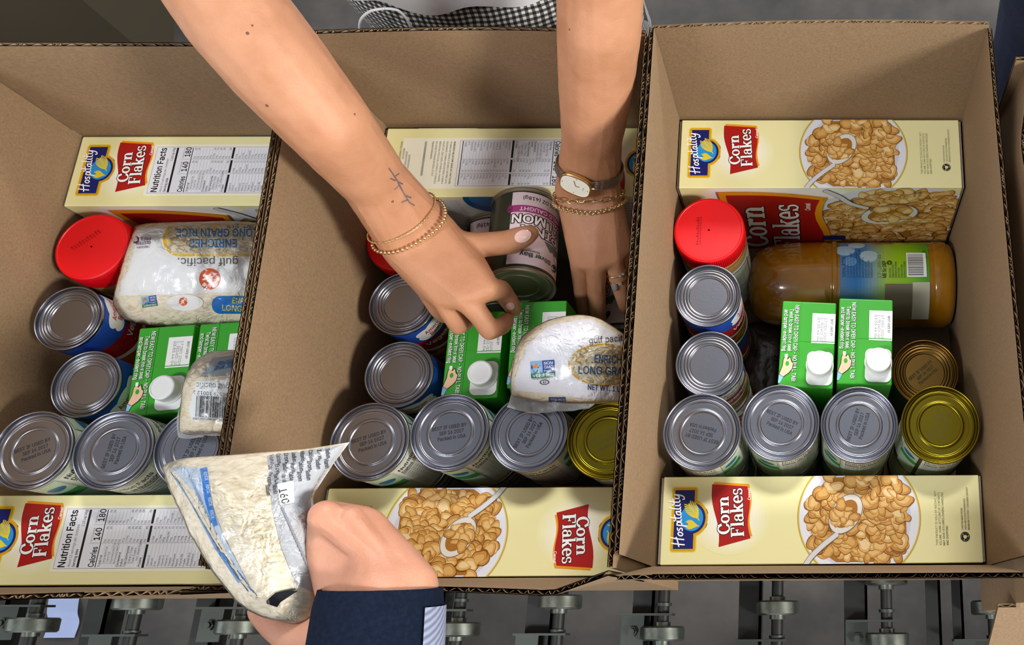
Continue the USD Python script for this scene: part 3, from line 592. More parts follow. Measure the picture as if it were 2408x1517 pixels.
lying('salmon can at the bottom of the middle box, underneath the one behind the thumb', at(1128, 500, z=.150) + np.array([.022, -.0535, -.1113]), (.05, -1, 0), (-1, .05, .3))
lying('dark salmon can lying below the ringed fingers of the watch hand', (.2450, -.8730, .0385), (-.02, -1, .0), (-1, -.1, .2))

# ------------------------------------------------------------------ peanut butter jars with red ribbed lids
def jar(label, loc):
    t = thing('peanut_butter_jar', label, 'jar', loc)
    obj('jar_body', lathe(smooth_prof([(.0, .0), (.034, 0), (.0370, .004), (.0375, .02), (.0375, .148), (.0368, .160), (.034, .166), (.034, .174), (0, .174)], 4), 80), M['peanut'], t, smooth=50)
    lb = obj('paper_label', lathe([(.0377, .026), (.0379, .0265), (.0379, .1425), (.0377, .143)], 80), M['white_plastic'], t, smooth=40)
    pr = Print()
    for i in range(11): pr.add(tf(fit('Ingredients: Peanuts, Sugar, Palm Oil', .034, False, .0032), t=(.004, .131 - .0068 * i)), '#5c5650')
    pr.add(sbox(.003, .085, .040, .138).exterior.buffer(.0006), '#5c4a3c'); printed('label_print', pr, wrap(.0379, -1.3), lb, fine=.008)
    n = 110 * 4; a = np.arange(n) * 2 * np.pi / n; rib = np.where((np.arange(n) % 4) < 2, .0007, 0.); rows = [(.0372, 1, .170), (.0386, 1, .1712), (.0386, 1, .1895), (.0384, .6, .1922), (.0372, 0, .1946), (.0354, 0, .1952), (.0348, 0, .1946), (.03, 0, .1948), (.001, 0, .1950)]
    V = np.vstack([np.column_stack([(r + rib * k - .0007 * k) * np.cos(a), (r + rib * k - .0007 * k) * np.sin(a), np.full(n, z)]) for r, k, z in rows]); F = []
    for i in range(len(rows) - 1):
        b = i * n + np.arange(n); c = i * n + (np.arange(n) + 1) % n; F += [np.stack([b, c, c + n], 1), np.stack([b, c + n, b + n], 1)]
    ld = obj('lid', trimesh.Trimesh(V, np.vstack(F), process=False), M['red_lid'], t, smooth=35)
    pr = Print()
    for i in range(11): pr.add(affinity.rotate(sbox(-.017 + .003 * i, -.0012, -.0154 + .003 * i, .0012 - .0006 * (i % 3)), 0), '#a00410'); pr.add(sbox(-.0165 + .003 * i, -.004, -.0150 + .003 * i, -.0024), '#b0040f', .05)
    printed('date_stamp', pr, lambda p, k: col3(-.012 - p[:, 1], p[:, 0], .1950 + k), ld); return t
j1 = jar('peanut butter jar with red ribbed lid in the corner beside the large corn flakes badge', (.3515, -.8512, 0))
copy(j1, 'peanut butter jar whose red lid is mostly hidden behind the bead-braceleted wrist', (.0230, -.8605, 0), rot(0, 0, 20))
copy(j1, 'peanut butter jar with red lid left of the large rice bag', (-.3045, -.8702, 0), rot(0, 0, -50))
copy(j1, 'peanut butter jar at the right edge of the photo, a thin red sliver', (.7120, -.8960, 0), rot(0, 0, 0))

# ------------------------------------------------------------------ green drink cartons
def carton(label, loc, yaw):
    t = thing('drink_carton', label, 'carton', loc, rot(0, 0, yaw)); w, d, h = .0565, .0925, .1950
    obj('carton', rbox(-w / 2, w / 2, -d / 2, d / 2, 0, h, .0016), M['green'], t, smooth=40)
    obj('seam', cat_([bx(-w / 2 + .0196, -w / 2 + .0204, -d / 2 + .001, d / 2 - .001, h - .0002, h + .0005), bx(-w / 2 + .0005, w / 2 - .0005, d / 2 - .0436, d / 2 - .0428, h - .0002, h + .0004)]), M['green'], t)
    top = lambda p, k: col3(p[:, 0] - w / 2, p[:, 1] - d / 2, h + .0002 + k)
    pr = Print()
    def down(s, u, y, L, hh, bold=True):
        g = tf(fit(s, L, bold, hh), rotdeg=-90, t=(u, y)); v, f = g; pr.add(tf((v, f), t=(.0005, -.0005)), '#16421a'); pr.add(g, '#f2f6ee')
    down('NEW EASY TO OPEN CAP - NO PULL TAB!', .0138, .0880, .082, .0040)
    down('Twist to break inner seal', .0082, .0835, .046, .0040); down('and tamper-evident ring', .0026, .0825, .045, .0040)
    hand = [(.001, .013), (.004, .022), (.0045, .029), (.0075, .0335), (.0085, .0285), (.011, .0315), (.0125, .0265), (.0145, .025), (.0135, .019), (.0105, .015), (.005, .0105)]
    pr.add(Polygon(hand).buffer(.0007), '#3b2a20'); pr.add(Polygon(hand), '#efc6a4'); pr.add(ell(.0085, .0245, .0019, .0026), '#3aa62c'); pr.add(sbox(.0055, .0305, .0085, .0345), '#f4f6f2'); pr.add(Polygon([(0, .004), (.0006, .0125), (.0052, .0100), (.002, .0035)]), '#8ec3e6')
    printed('lettering', pr, top, t, label='white lettering and a hand twisting a cap')
    pr = Print(); pr.add(sbox(.0320, .0475, .0562, .0800), '#f4f5f3')
    pr.add(tf(fit('BEST USED BY', .0185, True, .0022), rotdeg=-90, t=(.0515, .0742)), '#55584f')
    for s, u, L in (('17 DEC 2025', .0448, .0255), ('1-3E24CI-QI', .0412, .0255), ('03:55 44 04', .0376, .0255)): pr.add(tf(fit(s, L, False, .0026), rotdeg=-90, t=(u, .0752)), '#8d8f92')
    printed('date_label', pr, top, t, label='white date label with grey dot print')
    fl = m3.CrossSection.square((.027, .034), True).offset(-.006).offset(.006, m3.JoinType.Round) if False else None
    obj('cap_flange', trimesh.creation.extrude_polygon(rrect(.0270 - w / 2 + .0015, .0030 - d / 2, .0540 - w / 2 + .0015, .0380 - d / 2, .006), .0022, engine='earcut', transform=trimesh.transformations.translation_matrix((0, 0, h))), M['white_plastic'], t, smooth=30)
    cx, cy = .0420 - w / 2, .0230 - d / 2
    cp = obj('cap', moved(lathe(smooth_prof([(.0134, .0), (.0136, .003), (.0132, .0040), (.0129, .0050), (.0128, .0125), (.0118, .0142), (.0105, .0146)], 4).tolist() + [(.0102, .0141), (0, .0141)], 64), (cx, cy, h + .0018)), M['white_plastic'], t, smooth=40)
    obj('tamper_ring', moved(lathe([(.0128, .0), (.0143, .0), (.0143, .0022), (.0128, .0022)], 48), (cx, cy, h + .002)), M['white_plastic'], cp)
    return t
c1 = carton('green drink carton, left one of the pair in the box with the juice bottle', (.4585, -.9790, 0), -2.6)
copy(c1, 'green drink carton, right one of the pair in the box with the juice bottle', (.5185, -.9760, 0), rot(0, 0, -2.1))
copy(c1, 'green drink carton with its cap in full view in the middle box', (.1145, -.9895, 0), rot(0, 0, 1.4))
copy(c1, 'green drink carton under the salmon can, half covered by the middle rice bag', (.1790, -.9780, 0), rot(0, 0, 2))
copy(c1, 'green drink carton in the left box, cap showing, a hand icon on its edge', (-.2011, -1.0050, 0), rot(0, 0, 4.4))
copy(c1, 'green drink carton under the small barcode rice bag', (-.1400, -1.0010, 0), rot(0, 0, 4.0))

# ------------------------------------------------------------------ amber juice bottle lying on its side
M['juice'] = mat('amber_juice', '#855607', .16, noise=(14, '#9b680e', .4, .7), coat_weight=.6, coat_roughness=.05)
bt = thing('juice_bottle', 'large amber juice bottle lying on its side with a blue and green label', 'bottle', (-.0025, -.8655, .0540), frame((1, 0, 0), (0, 0, 1)))
prof = smooth_prof([(.0, .634), (.030, .6345), (.044, .632), (.0505, .626), (.0522, .617), (.0520, .609), (.0500, .606), (.0500, .603), (.0515, .6010), (.0515, .4965), (.0530, .4935), (.0530, .4890), (.0512, .4865), (.0520, .478), (.0518, .462), (.0512, .445), (.0495, .426), (.0455, .409), (.0390, .3975), (.0290, .3915), (.0195, .3905)], 6)
obj('bottle_body', lathe(prof[::-1], 96), M['juice'], bt, smooth=60)
obj('screw_cap', lathe([(.0, .3885), (.019, .3885), (.0200, .3892), (.0200, .3915), (.018, .394)], 64), M['juice'], bt)
pr = Print(); Lb, s0, s1 = .104, -.062, .052
for i in range(26):
    f = i / 26; c = ((70, 110, 160), (30, 100, 165), (110, 140, 160), (150, 180, 60), (140, 185, 20), (110, 170, 20), (70, 140, 20)); q = f * 6; a = int(q); c = [c[a][k] + (c[min(a + 1, 6)][k] - c[a][k]) * (q - a) for k in range(3)]
    pr.add(sbox(Lb * f, s0, Lb * (i + 1) / 26 + .0001, s1), '#%02x%02x%02x' % tuple(int(v) for v in c), .0)
for i, (a, b, r) in enumerate(((.006, .03, .012), (.02, .042, .010), (.034, .02, .011), (.012, .012, .008))): pr.add(ell(a, b, r, r * .8), ('#8fb0cd', '#a5bccb', '#9fb6bf', '#5f90bf')[i], .5)
pr.add(Polygon([(.036, .052), (.041, .046), (.062, .046), (.066, .052)]), '#b5431a'); pr.add(Polygon([(.088, .018), (.1, .03), (.102, .024), (.096, .02), (.103, .018), (.094, .012)]), '#2f6414')
def up(s, u, v, L, h, c='#20303a', b=False): pr.add(tf(fit(s, L, b, h), rotdeg=90, t=(u, v)), c)
up('100% JUICE', .0065, -.008, .026, .004, '#163a66', True)
for i, L in enumerate((.026, .034, .026, .034, .040, .026, .020, .022, .018)): up('INGREDIENTS: WATER AND JUICE'[: 14 + 3 * (i % 4)], .0105 + .0034 * i, -.009, L, .0022, '#173f5e')
up('ME 5c DEP', .0535, -.009, .021, .0044, '#26300a', True); up('17-JAN-25', .0475, -.009, .030, .004, '#6f7a3c'); arrows(pr, (.0575, .0095), .0030, '#2c3a10')
for i in range(6): up('REFRIGERATE AFTER OPENING', .0590 + .0034 * i, -.009 + .0, .012 + .004 * (i % 3), .0022, '#33430f')
pr.add(sbox(.0775, -.008, .1005, .024), '#e6e8e2'); pr.add(tf(bars(.028, .018, 30, 3), rotdeg=90, t=(.097, -.006)), '#3c3d42'); pr.add(sbox(.052, s0, .092, -.016), '#6f6350'); pr.add(sbox(.084, s0, .104, -.014), '#b9b6a4')
printed('wrap_label', pr, lambda p, k: col3((.0520 + k) * np.cos(p[:, 1] / .052), -(.0520 + k) * np.sin(p[:, 1] / .052), .4972 + p[:, 0]), bt, 'print_gloss', fine=.006, label='blue and green wrap label with white barcode')

# ------------------------------------------------------------------ rice bags: rice inside, printed film outside
from scipy.interpolate import LinearNDInterpolator, NearestNDInterpolator
def rice_mat():
    n = {'tc': ('texture_coordinate', {}), 'nz': ('noise_texture', {'scale': 60., 'detail': 1.}), 'mx': ('mix_vector', {'fac': .012}), 'm': ('mapping', {'scale': (150., 420., 260.), 'rotation': (.4, .3, .7)}), 'v': ('voronoi_texture', {'scale': 1., 'feature': 'f1'}),
         'r': ('rgb_ramp', {'ramp': [(0., lin('#f3ead6')), (.5, lin('#eee4cf')), (.95, lin('#d8c9a8'))]}), 'b': ('bump', {'strength': .5, 'distance': .0008, 'invert': True}), 'p': ('principled_bsdf', {'roughness': .45, 'subsurface_weight': .0})}
    return usdkit.material(stage, LK + 'rice_grains', n, [('tc.object', 'nz.vector'), ('tc.object', 'mx.a'), ('nz.color', 'mx.b'), ('mx.result', 'm.vector'), ('m.vector', 'v.vector'), ('v.distance', 'r.fac'), ('r.color', 'p.base_color'), ('v.distance', 'b.height'), ('b.normal', 'p.normal')], surface='p.BSDF')
M['rice'] = rice_mat()
M['film'] = usdkit.material(stage, LK + 'clear_film', {'tc': ('texture_coordinate', {}), 'n': ('noise_texture', {'scale': 75., 'detail': 4., 'roughness': .6, 'distortion': 1.2}), 'b': ('bump', {'strength': .55, 'distance': .003}), 't': ('transparent_bsdf', {'color': (.97, .97, .97)}), 'g': ('glossy_bsdf', {'color': (.9, .92, .95), 'roughness': .16}), 'f': ('fresnel', {'IOR': 1.45}), 'm': ('mix_closure', {})},
    [('tc.object', 'n.vector'), ('n.fac', 'b.height'), ('b.normal', 'g.normal'), ('b.normal', 'f.normal'), ('f.fac', 'm.fac'), ('t.BSDF', 'm.closure1'), ('g.BSDF', 'm.closure2')], surface='m.closure')
M['fringe'] = usdkit.material(stage, LK + 'film_fringe', {'tc': ('texture_coordinate', {}), 'n': ('noise_texture', {'scale': 120., 'detail': 4.}), 'b': ('bump', {'strength': .7, 'distance': .004}), 't': ('transparent_bsdf', {'color': (.93, .94, .95)}), 'g': ('principled_bsdf', {'base_color': lin('#c9cbcc'), 'roughness': .2}), 'm': ('mix_closure', {'fac': .42})},
    [('tc.object', 'n.vector'), ('n.fac', 'b.height'), ('b.normal', 'g.normal'), ('t.BSDF', 'm.closure1'), ('g.BSDF', 'm.closure2')], surface='m.closure')

class Bag:
    """a filled bag over four edge curves given as (pixel x, pixel y, height) knots; the film puffs up and down from that sheet"""
    def __init__(s, name, label, T, B, L, R, puff, down=None, n=(56, 44), seed=0, wrinkle=.0016, core=True, power=.42, cat='bag of rice', m='rice'):
        P = lambda c: spline([at(*q[:2], z=q[2]) for q in c], 10)
        def samp(c, t):
            c = P(c); d = np.r_[0, np.cumsum(np.linalg.norm(np.diff(c, axis=0), axis=1))]; d /= d[-1]; return np.stack([np.interp(t, d, c[:, k]) for k in range(3)], 1)
        nu, nv = n; u, v = np.linspace(0, 1, nu), np.linspace(0, 1, nv); t, b, l, r = samp(T, u), samp(B, u), samp(L, v), samp(R, v)   # L, R run from bottom to top
        U, V = np.meshgrid(u, v, indexing='ij'); U3, V3 = U[..., None], V[..., None]
        S = (1 - V3) * b[:, None] + V3 * t[:, None] + (1 - U3) * l[None] + U3 * r[None] - ((1 - U3) * (1 - V3) * b[0] + U3 * (1 - V3) * b[-1] + (1 - U3) * V3 * t[0] + U3 * V3 * t[-1])
        k = np.clip(16 * U * (1 - U) * V * (1 - V), 0, 1) ** power
        du, dv = np.gradient(S, axis=0), np.gradient(S, axis=1); N = np.cross(du, dv); N /= np.linalg.norm(N, axis=2, keepdims=True)
        q = S * 55 + seed; w = (np.abs(meshkit.fbm(q, 4, seed) - .5) - .12) * 2 + .6 * (meshkit.noise(S * 28, seed + 3) - .5)
        up = S + N * (k * puff + k ** .5 * wrinkle * 2.2 * w)[..., None]; dn = S - N * (k * (down if down is not None else puff * .8))[..., None]
        f = grid_faces(nu, nv); K = nu * nv; s.thing = thing(name, label, cat, (0, 0, 0))
        close = lambda a, c: trimesh.Trimesh(np.vstack([a.reshape(-1, 3), c.reshape(-1, 3)]), np.vstack([f, f[:, ::-1] + K]), process=False)
        obj('rice_fill', close(up, dn), M[m], s.thing, smooth=True, label='white rice grains showing through the film' if m == 'rice' else None)
        e = N * .0011; obj('film', close(up + e, dn - e), M['film'], s.thing, smooth=True, label='clear glossy plastic film')
        P3 = up.reshape(-1, 3); N3 = N.reshape(-1, 3); c = (P3 - CAM_POS) @ CR; uv = np.stack([PCX + FPX * c[:, 0] / -c[:, 2], PCY - FPX * c[:, 1] / -c[:, 2]], 1)
        s.f = LinearNDInterpolator(uv, P3); s.fn = NearestNDInterpolator(uv, P3); s.pr = Print()
    def place(s, p, k):                               # where the line of sight of the measured print point meets the film
        uv = p * [1, -1]; q = s.f(uv); bad = np.isnan(q[:, 0]); q[bad] = s.fn(uv[bad]) if bad.any() else q[bad]; d = CAM_POS - q; d /= np.linalg.norm(d, axis=1, keepdims=True); return q + d * (.00035 + k)
    # the print is drawn in the photograph's pixel measure, y up (so y is negative), and laid onto the film
    def t(s, txt, x, y, w, h, c, r=0, bold=False): s.pr.add(tf((lambda g: (g[0] - [w / 2, h / 2], g[1]))(fit(txt, w, bold, h)), rotdeg=r, t=(x, -y)), c); return s
    def g(s, g, c, lift=1): s.pr.add(affinity.scale(g, 1, -1, origin=(0, 0)), c, lift); return s
    def done(s, name='film_print', label=None, fine=9.): printed(name, s.pr, s.place, s.thing, 'print_gloss', step=3e-5, fine=fine, label=label); s.pr = Print()
def fringe(bag, pts, zs, name='crimped_end'):
    """a crimped, wrinkled strip of empty film: two rows of pixel points with heights"""
    A = spline([at(*p, z=z) for p, z in zip(pts[0], zs[0])], 10); B = spline([at(*p, z=z) for p, z in zip(pts[1], zs[1])], 10); n = min(len(A), len(B)); A, B = A[:n], B[:n]
    t = np.linspace(0, 1, 7)[:, None, None]; G = A[None] * (1 - t) + B[None] * t; G[..., 2] += .0035 * (meshkit.noise(G * 130, 5) - .5) * 2; G = np.swapaxes(G, 0, 1).reshape(-1, 3)
    f = grid_faces(n, 7); e = np.array([0, 0, .0002]); K = len(G); obj(name, trimesh.Trimesh(np.vstack([G + e, G - e]), np.vstack([f, f[:, ::-1] + K]), process=False), M['fringe'], bag.thing, smooth=True, label='crumpled empty edge of the clear film')
def nongmo(b, x, y, w, r=0):
    h = w * .70; R = lambda g: affinity.rotate(g, r, origin=(x, y)); B = lambda a0, b0, a1, b1: R(sbox(x + a0 * w, y + b0 * h, x + a1 * w, y + b1 * h))
    b.g(B(-.5, -.5, .5, .5), '#274f9c').g(B(-.5, -.5, 0, .22), '#9cc4e4').g(B(-.5, .22, .5, .5), '#2f7d5c')
    b.g(R(Polygon([(x - .42 * w, y + .0 * h), (x - .30 * w, y + .2 * h), (x - .05 * w, y - .42 * h), (x - .24 * w, y + .22 * h), (x - .34 * w, y + .22 * h)])), '#2f7d5c')
    b.g(R(ell(x - .34 * w, y - .2 * h, .06 * w, .13 * h).union(ell(x - .24 * w, y - .22 * h, .06 * w, .12 * h))), '#f0902c')
    c, s_ = math.cos(math.radians(r)), math.sin(math.radians(r)); P = lambda a, bb: (x + c * a * w - s_ * bb * h, y + s_ * a * w + c * bb * h)
    for txt, a, bb, ww, hh in (('NON', .25, -.34, .36, .17), ('GMO', .25, -.1, .36, .17), ('Project', .25, .12, .38, .11), ('VERIFIED', 0, .36, .86, .15)): b.t(txt, *P(a, bb), ww * w, hh * h, '#f2f4f6', -r, True)
def k_logo(b, x, y, r):
    b.g(Point(x, y).buffer(r), '#dd5f1c')
    b.g(Polygon([(x - .75 * r, y + .1 * r), (x - .2 * r, y - .35 * r), (x + .3 * r, y - .6 * r), (x + .75 * r, y - .5 * r), (x + .35 * r, y - .25 * r), (x + .2 * r, y + .15 * r), (x + .6 * r, y + .75 * r), (x + .3 * r, y + .85 * r), (x - .05 * r, y + .3 * r), (x - .5 * r, y + .75 * r), (x - .75 * r, y + .6 * r), (x - .3 * r, y + .1 * r)]), '#f5efe8')

b = Bag('rice_bag', 'large lying rice bag with yellow-rimmed window and upside-down blue lettering', [(322, 532, .175), (450, 528, .185), (560, 524, .185), (668, 528, .18)], [(286, 752, .160), (400, 764, .158), (520, 770, .155), (640, 777, .155)],
        [(286, 752, .160), (272, 704, .176), (300, 610, .19), (322, 532, .175)], [(640, 777, .155), (650, 690, .175), (660, 600, .18), (668, 528, .18)], .026, .022, seed=2)
b.g(Polygon([(324, 530), (650, 528), (640, 684), (470, 690), (279, 696), (290, 640), (304, 580)]), '#f1f0ee')
win = rrect(388, 528, 640, 598, 34); b.g(win.buffer(5), '#f0c22c'); b.g(win, '#e3d7bd')
rr = np.random.default_rng(12)
for i in range(260): b.g(affinity.rotate(ell(rr.uniform(396, 632), rr.uniform(534, 592), 8, 2.2, 8), rr.uniform(0, 180)).intersection(win), ('#f4eee0', '#d3c4a2', '#ece2cd', '#bfae8a')[i % 4], .03)
b.t('ENRICHED', 500, 572, 114, 19, '#2a83c6', 180, True).t('LONG GRAIN RICE', 510, 547, 190, 18, '#2a83c6', 180, True).t('NET WT. 1 LB', 580, 531, 92, 9, '#2a6da6', 180, True)
b.t('gulf pacific.', 489, 616, 142, 18, '#6b665f', 180); k_logo(b, 493, 656, 25); b.t('GLUTEN', 337, 571, 34, 7, '#5a2b6c', 184, True).t('FREE', 342, 561, 24, 7, '#5a2b6c', 184, True).t('CERTIFIED', 336, 581, 30, 4, '#5a2b6c', 184)
b.g(Point(318, 563).buffer(9).difference(Point(318, 563).buffer(5)), '#5a2b6c'); b.done(label='white printed panel with blue, orange and grey lettering')
nongmo(b, 351, 709, 36, -8); b.g(ell(435, 712, 43, 19), '#f3f1ee'); k_logo(b, 431, 709, 10); b.g(rrect(498, 696, 640, 738, 20), '#1f76c0'); b.t('ENRICHED', 583, 709, 74, 13, '#e7cf3c', -4, True).t('LONG GRAIN', 576, 727, 108, 13, '#e7cf3c', -4, True); b.done('side_print')
fringe(b, (((290, 712), (284, 728), (290, 745)), ((268, 690), (272, 728), (282, 752))), ((.17, .168, .165), (.165, .16, .155)))

b = Bag('rice_bag', 'small clear rice bag with a black barcode, against the cardboard edge', [(492, 842, .215), (530, 832, .222), (590, 826, .225)], [(424, 1018, .235), (480, 1024, .238), (570, 1024, .238)],
        [(424, 1018, .235), (436, 960, .236), (448, 900, .23), (492, 842, .215)], [(570, 1024, .238), (576, 960, .24), (584, 900, .238), (590, 826, .225)], .020, .014, seed=7, wrinkle=.002)
b.g(Polygon([(500, 842), (585, 830), (580, 880), (470, 886)]), '#b9c3c9').g(Polygon([(515, 850), (582, 838), (580, 858), (500, 872)]), '#4d86b8')
b.g(Polygon([(462, 896), (580, 890), (570, 990), (450, 988), (444, 960)]), '#eef0f0'); b.t('gulf pacific', 500, 908, 78, 13, '#6a6660', 177).t('7 20579 10012 2', 500, 926, 92, 8, '#2c2c2c', 176); k_logo(b, 549, 909, 9)
bb = affinity.rotate(affinity.translate(bars(78, 50, 32, 5), 461, 932), 3, origin=(500, 955)); b.g(bb, '#1d1d1d'); b.t('ENRICHED LONG GRAIN RICE 1 LB', 500, 986, 92, 5, '#4b4b4b', -2); b.g(ell(560, 1000, 14, 24), '#2c76b4'); b.done(label='white label with a black barcode')
fringe(b, (((428, 960), (426, 992), (432, 1020), (480, 1024)), ((420, 965), (418, 1000), (424, 1030), (482, 1028))), ((.236, .236, .236, .237), (.232, .232, .232, .236)))

b = Bag('rice_bag', 'rice bag in the middle box with an upright blue, green and white square seal', [(1232, 812, .225), (1290, 762, .245), (1385, 745, .25), (1475, 796, .235)], [(1204, 930, .228), (1290, 946, .236), (1380, 950, .238), (1470, 946, .232)],
        [(1204, 930, .228), (1208, 890, .236), (1218, 855, .236), (1232, 812, .225)], [(1470, 946, .232), (1474, 900, .236), (1476, 850, .238), (1475, 796, .235)], .020, .020, seed=11, wrinkle=.0012, power=.36)
b.g(Polygon([(1214, 850), (1230, 820), (1290, 766), (1385, 748), (1474, 800), (1470, 940), (1380, 938), (1290, 926), (1205, 918)]), '#eeecef')
w2 = ell(1420, 858, 80, 46).intersection(sbox(1300, 800, 1468, 930)); b.g(w2.buffer(4).intersection(sbox(1300, 800, 1470, 930)), '#d9a92c'); b.g(w2, '#dccfae')
for i in range(200): b.g(affinity.rotate(ell(rr.uniform(1345, 1466), rr.uniform(815, 900), 8, 2.2, 8), rr.uniform(0, 180)).intersection(w2), ('#efe6d2', '#c7b68f', '#e2d6ba', '#b09e78')[i % 4], .03)
b.t('ENRICHED', 1441, 845, 86, 18, '#1f5a8e', -2, True).t('LONG GRAIN', 1424, 872, 128, 18, '#1f5a8e', -2, True).t('gulf pacific', 1432, 797, 94, 15, '#4c4740', 4).t('NET WT. 1 LB', 1424, 913, 84, 12, '#2a4a70', -4, True)
nongmo(b, 1276, 868, 57, -4); b.g(ell(1280, 899, 11, 6).difference(ell(1280, 899, 9, 4.4)), '#3a3a44'); b.t('U', 1280, 899, 6, 5, '#3a3a44', 0, True).t('nongmoproject.org', 1278, 889, 52, 4, '#3c7a60', 5); b.done(label='white printed film with a yellow-rimmed clear window')
fringe(b, (((1206, 915), (1260, 938), (1330, 948), (1400, 950)), ((1192, 958), (1255, 972), (1310, 968), (1385, 962))), ((.226, .232, .234, .236), (.229, .230, .230, .232)))
b.g(sbox(1290, 934, 1330, 950), '#3a5a86'); b.t('NON GMO', 1312, 942, 32, 7, '#e8ecf0', -3, True); b.done('end_print', fine=6)

b = Bag('rice_bag', 'rice bag held in a hand above the lower left box, with 160 in grey print', [(386, 1092, .425), (440, 1078, .44), (560, 1072, .45), (700, 1058, .45), (822, 1040, .44)], [(604, 1412, .43), (650, 1440, .435), (700, 1462, .435), (742, 1470, .43)],
        [(604, 1412, .43), (556, 1346, .438), (508, 1262, .44), (455, 1165, .435), (386, 1092, .425)], [(742, 1470, .43), (757, 1380, .44), (742, 1270, .445), (738, 1165, .445), (822, 1040, .44)], .026, .026, seed=17, wrinkle=.0014, n=(64, 64))
b.g(Polygon([(390, 1096), (452, 1168), (506, 1268), (556, 1350), (604, 1412), (566, 1338), (526, 1262), (500, 1192), (488, 1100)]), '#c9d6e4')
for i in range(9): b.t('ENRICHED RICE COOKING', 452 + 6 * i, 1132 + 14 * i, 62, 5, '#7fa5cf', -64)
b.g(Polygon([(470, 1102), (487, 1098), (497, 1180), (512, 1235), (500, 1240), (482, 1180)]), '#3e86d4')
for i in range(4): b.t('RICE', 484 + 5 * i, 1120 + 30 * i, 20, 7, '#d8e4f0', -80, True)
b.g(Polygon([(396, 1104), (408, 1112), (466, 1212), (516, 1296), (566, 1366), (560, 1372), (505, 1290), (446, 1180)]), '#6f9fd4').g(Polygon([(512, 1296), (530, 1304), (608, 1408), (590, 1402)]), '#3f82cc')
b.g(Polygon([(628, 1072), (814, 1045), (736, 1165), (741, 1260), (755, 1340), (752, 1400), (695, 1372), (662, 1290), (640, 1200), (632, 1120)]), '#b9bbbf')
for i, (x, n) in enumerate(((640, 4), (656, 4), (674, 4), (692, 4), (712, 3), (732, 3), (752, 2), (772, 2))):
    for j in range(n): b.t(('Vitamin', 'Calcium', 'Iron', 'Sodium')[(i + j) % 4], x - 3 * j, 1080 + 24 * j - i * 2, 23, 10, '#3c3f47', -82, True)
b.g(Polygon([(652, 1138), (690, 1130), (692, 1182), (658, 1188)]), '#eceae6'); b.t('160', 668, 1166, 36, 18, '#2b2e34', -76, True)
for i in range(14): b.t('Amount per serving', 672 + 4.5 * i, 1212 + 10 * i, 78, 6, '#7d8087', -66, True)
b.g(Polygon([(620, 1418), (648, 1394), (695, 1384), (700, 1390), (660, 1416), (652, 1428)]), '#15161a'); b.done(label='blue and grey print on the clear film', fine=12.)

# dark plastic bag lying on the floor of the right box, with upside-down lettering
M['brown_film'] = mat('dark_brown_film', '#4b382c', .22, bump=(60, .5))
b = Bag('plastic_bag', 'dark brown plastic bag flat on the floor of the right box', [(1745, 765, .012), (1790, 757, .012), (1838, 762, .012)], [(1735, 925, .012), (1790, 930, .012), (1835, 922, .012)], [(1735, 925, .012), (1740, 850, .012), (1745, 765, .012)], [(1835, 922, .012), (1842, 840, .012), (1838, 762, .012)], .012, .010, seed=23, m='brown_film', cat='bag')
b.t('Rice Bo', 1792, 834, 78, 15, '#17110d', 168, True).t('long grain rice', 1800, 790, 80, 6, '#1d1612', 168); b.done()

# ------------------------------------------------------------------ people
def skin(name, a, b, c):
    return usdkit.material(stage, LK + name, {'tc': ('texture_coordinate', {}), 'n': ('noise_texture', {'scale': 18., 'detail': 5., 'roughness': .6}), 'r': ('rgb_ramp', {'ramp': [(.3, lin(a)), (.5, lin(b)), (.72, lin(c))]}), 'n2': ('noise_texture', {'scale': 520., 'detail': 3.}), 'b': ('bump', {'strength': .38, 'distance': .0008}),
        'p': ('principled_bsdf', {'roughness': .52, 'subsurface_weight': .12, 'subsurface_scale': .004, 'subsurface_radius': (1., .35, .2), 'specular_ior_level': .35})},
        [('tc.object', 'n.vector'), ('n.fac', 'r.fac'), ('r.color', 'p.base_color'), ('tc.object', 'n2.vector'), ('n2.fac', 'b.height'), ('b.normal', 'p.normal')], surface='p.BSDF')
M['skin_tan'] = skin('tan_skin', '#ab7653', '#b98463', '#c28d6a'); M['skin_pink'] = skin('pink_skin', '#a7745b', '#b37f66', '#bb8a70')
M['nail'] = mat('nail_polish', '#eec3b8', .12, coat_weight=.6); M['hair'] = mat('dark_hair', '#2a1d15', .5); M['eye'] = mat('eye_white', '#efece6', .2); M['iris'] = mat('eye_iris', '#3a2a1c', .2)
M['shirt'] = mat('white_knit', '#d6d7db', .85, bump=(700, .25)); M['navy'] = mat('navy_knit', '#0d1422', .95, specular_ior_level=.08, noise=(300, '#131c2d', .4, .7), bump=(800, .3)); M['cuff'] = None
M['cuff'] = usdkit.material(stage, LK + 'grey_rib_knit', {'tc': ('texture_coordinate', {}), 'w': ('wave_texture', {'scale': 120., 'bands_direction': 'diagonal'}), 'r': ('rgb_ramp', {'ramp': [(0., lin('#5f6478')), (1., lin('#8b90a6'))]}), 'p': ('principled_bsdf', {'roughness': .9})}, [('tc.object', 'w.vector'), ('w.fac', 'r.fac'), ('r.color', 'p.base_color')], surface='p.BSDF')
M['denim'] = mat('navy_trousers', '#141d33', .85, noise=(260, '#1d2a49', .4, .7)); M['shoe'] = mat('dark_shoe', '#2b2a2a', .6)
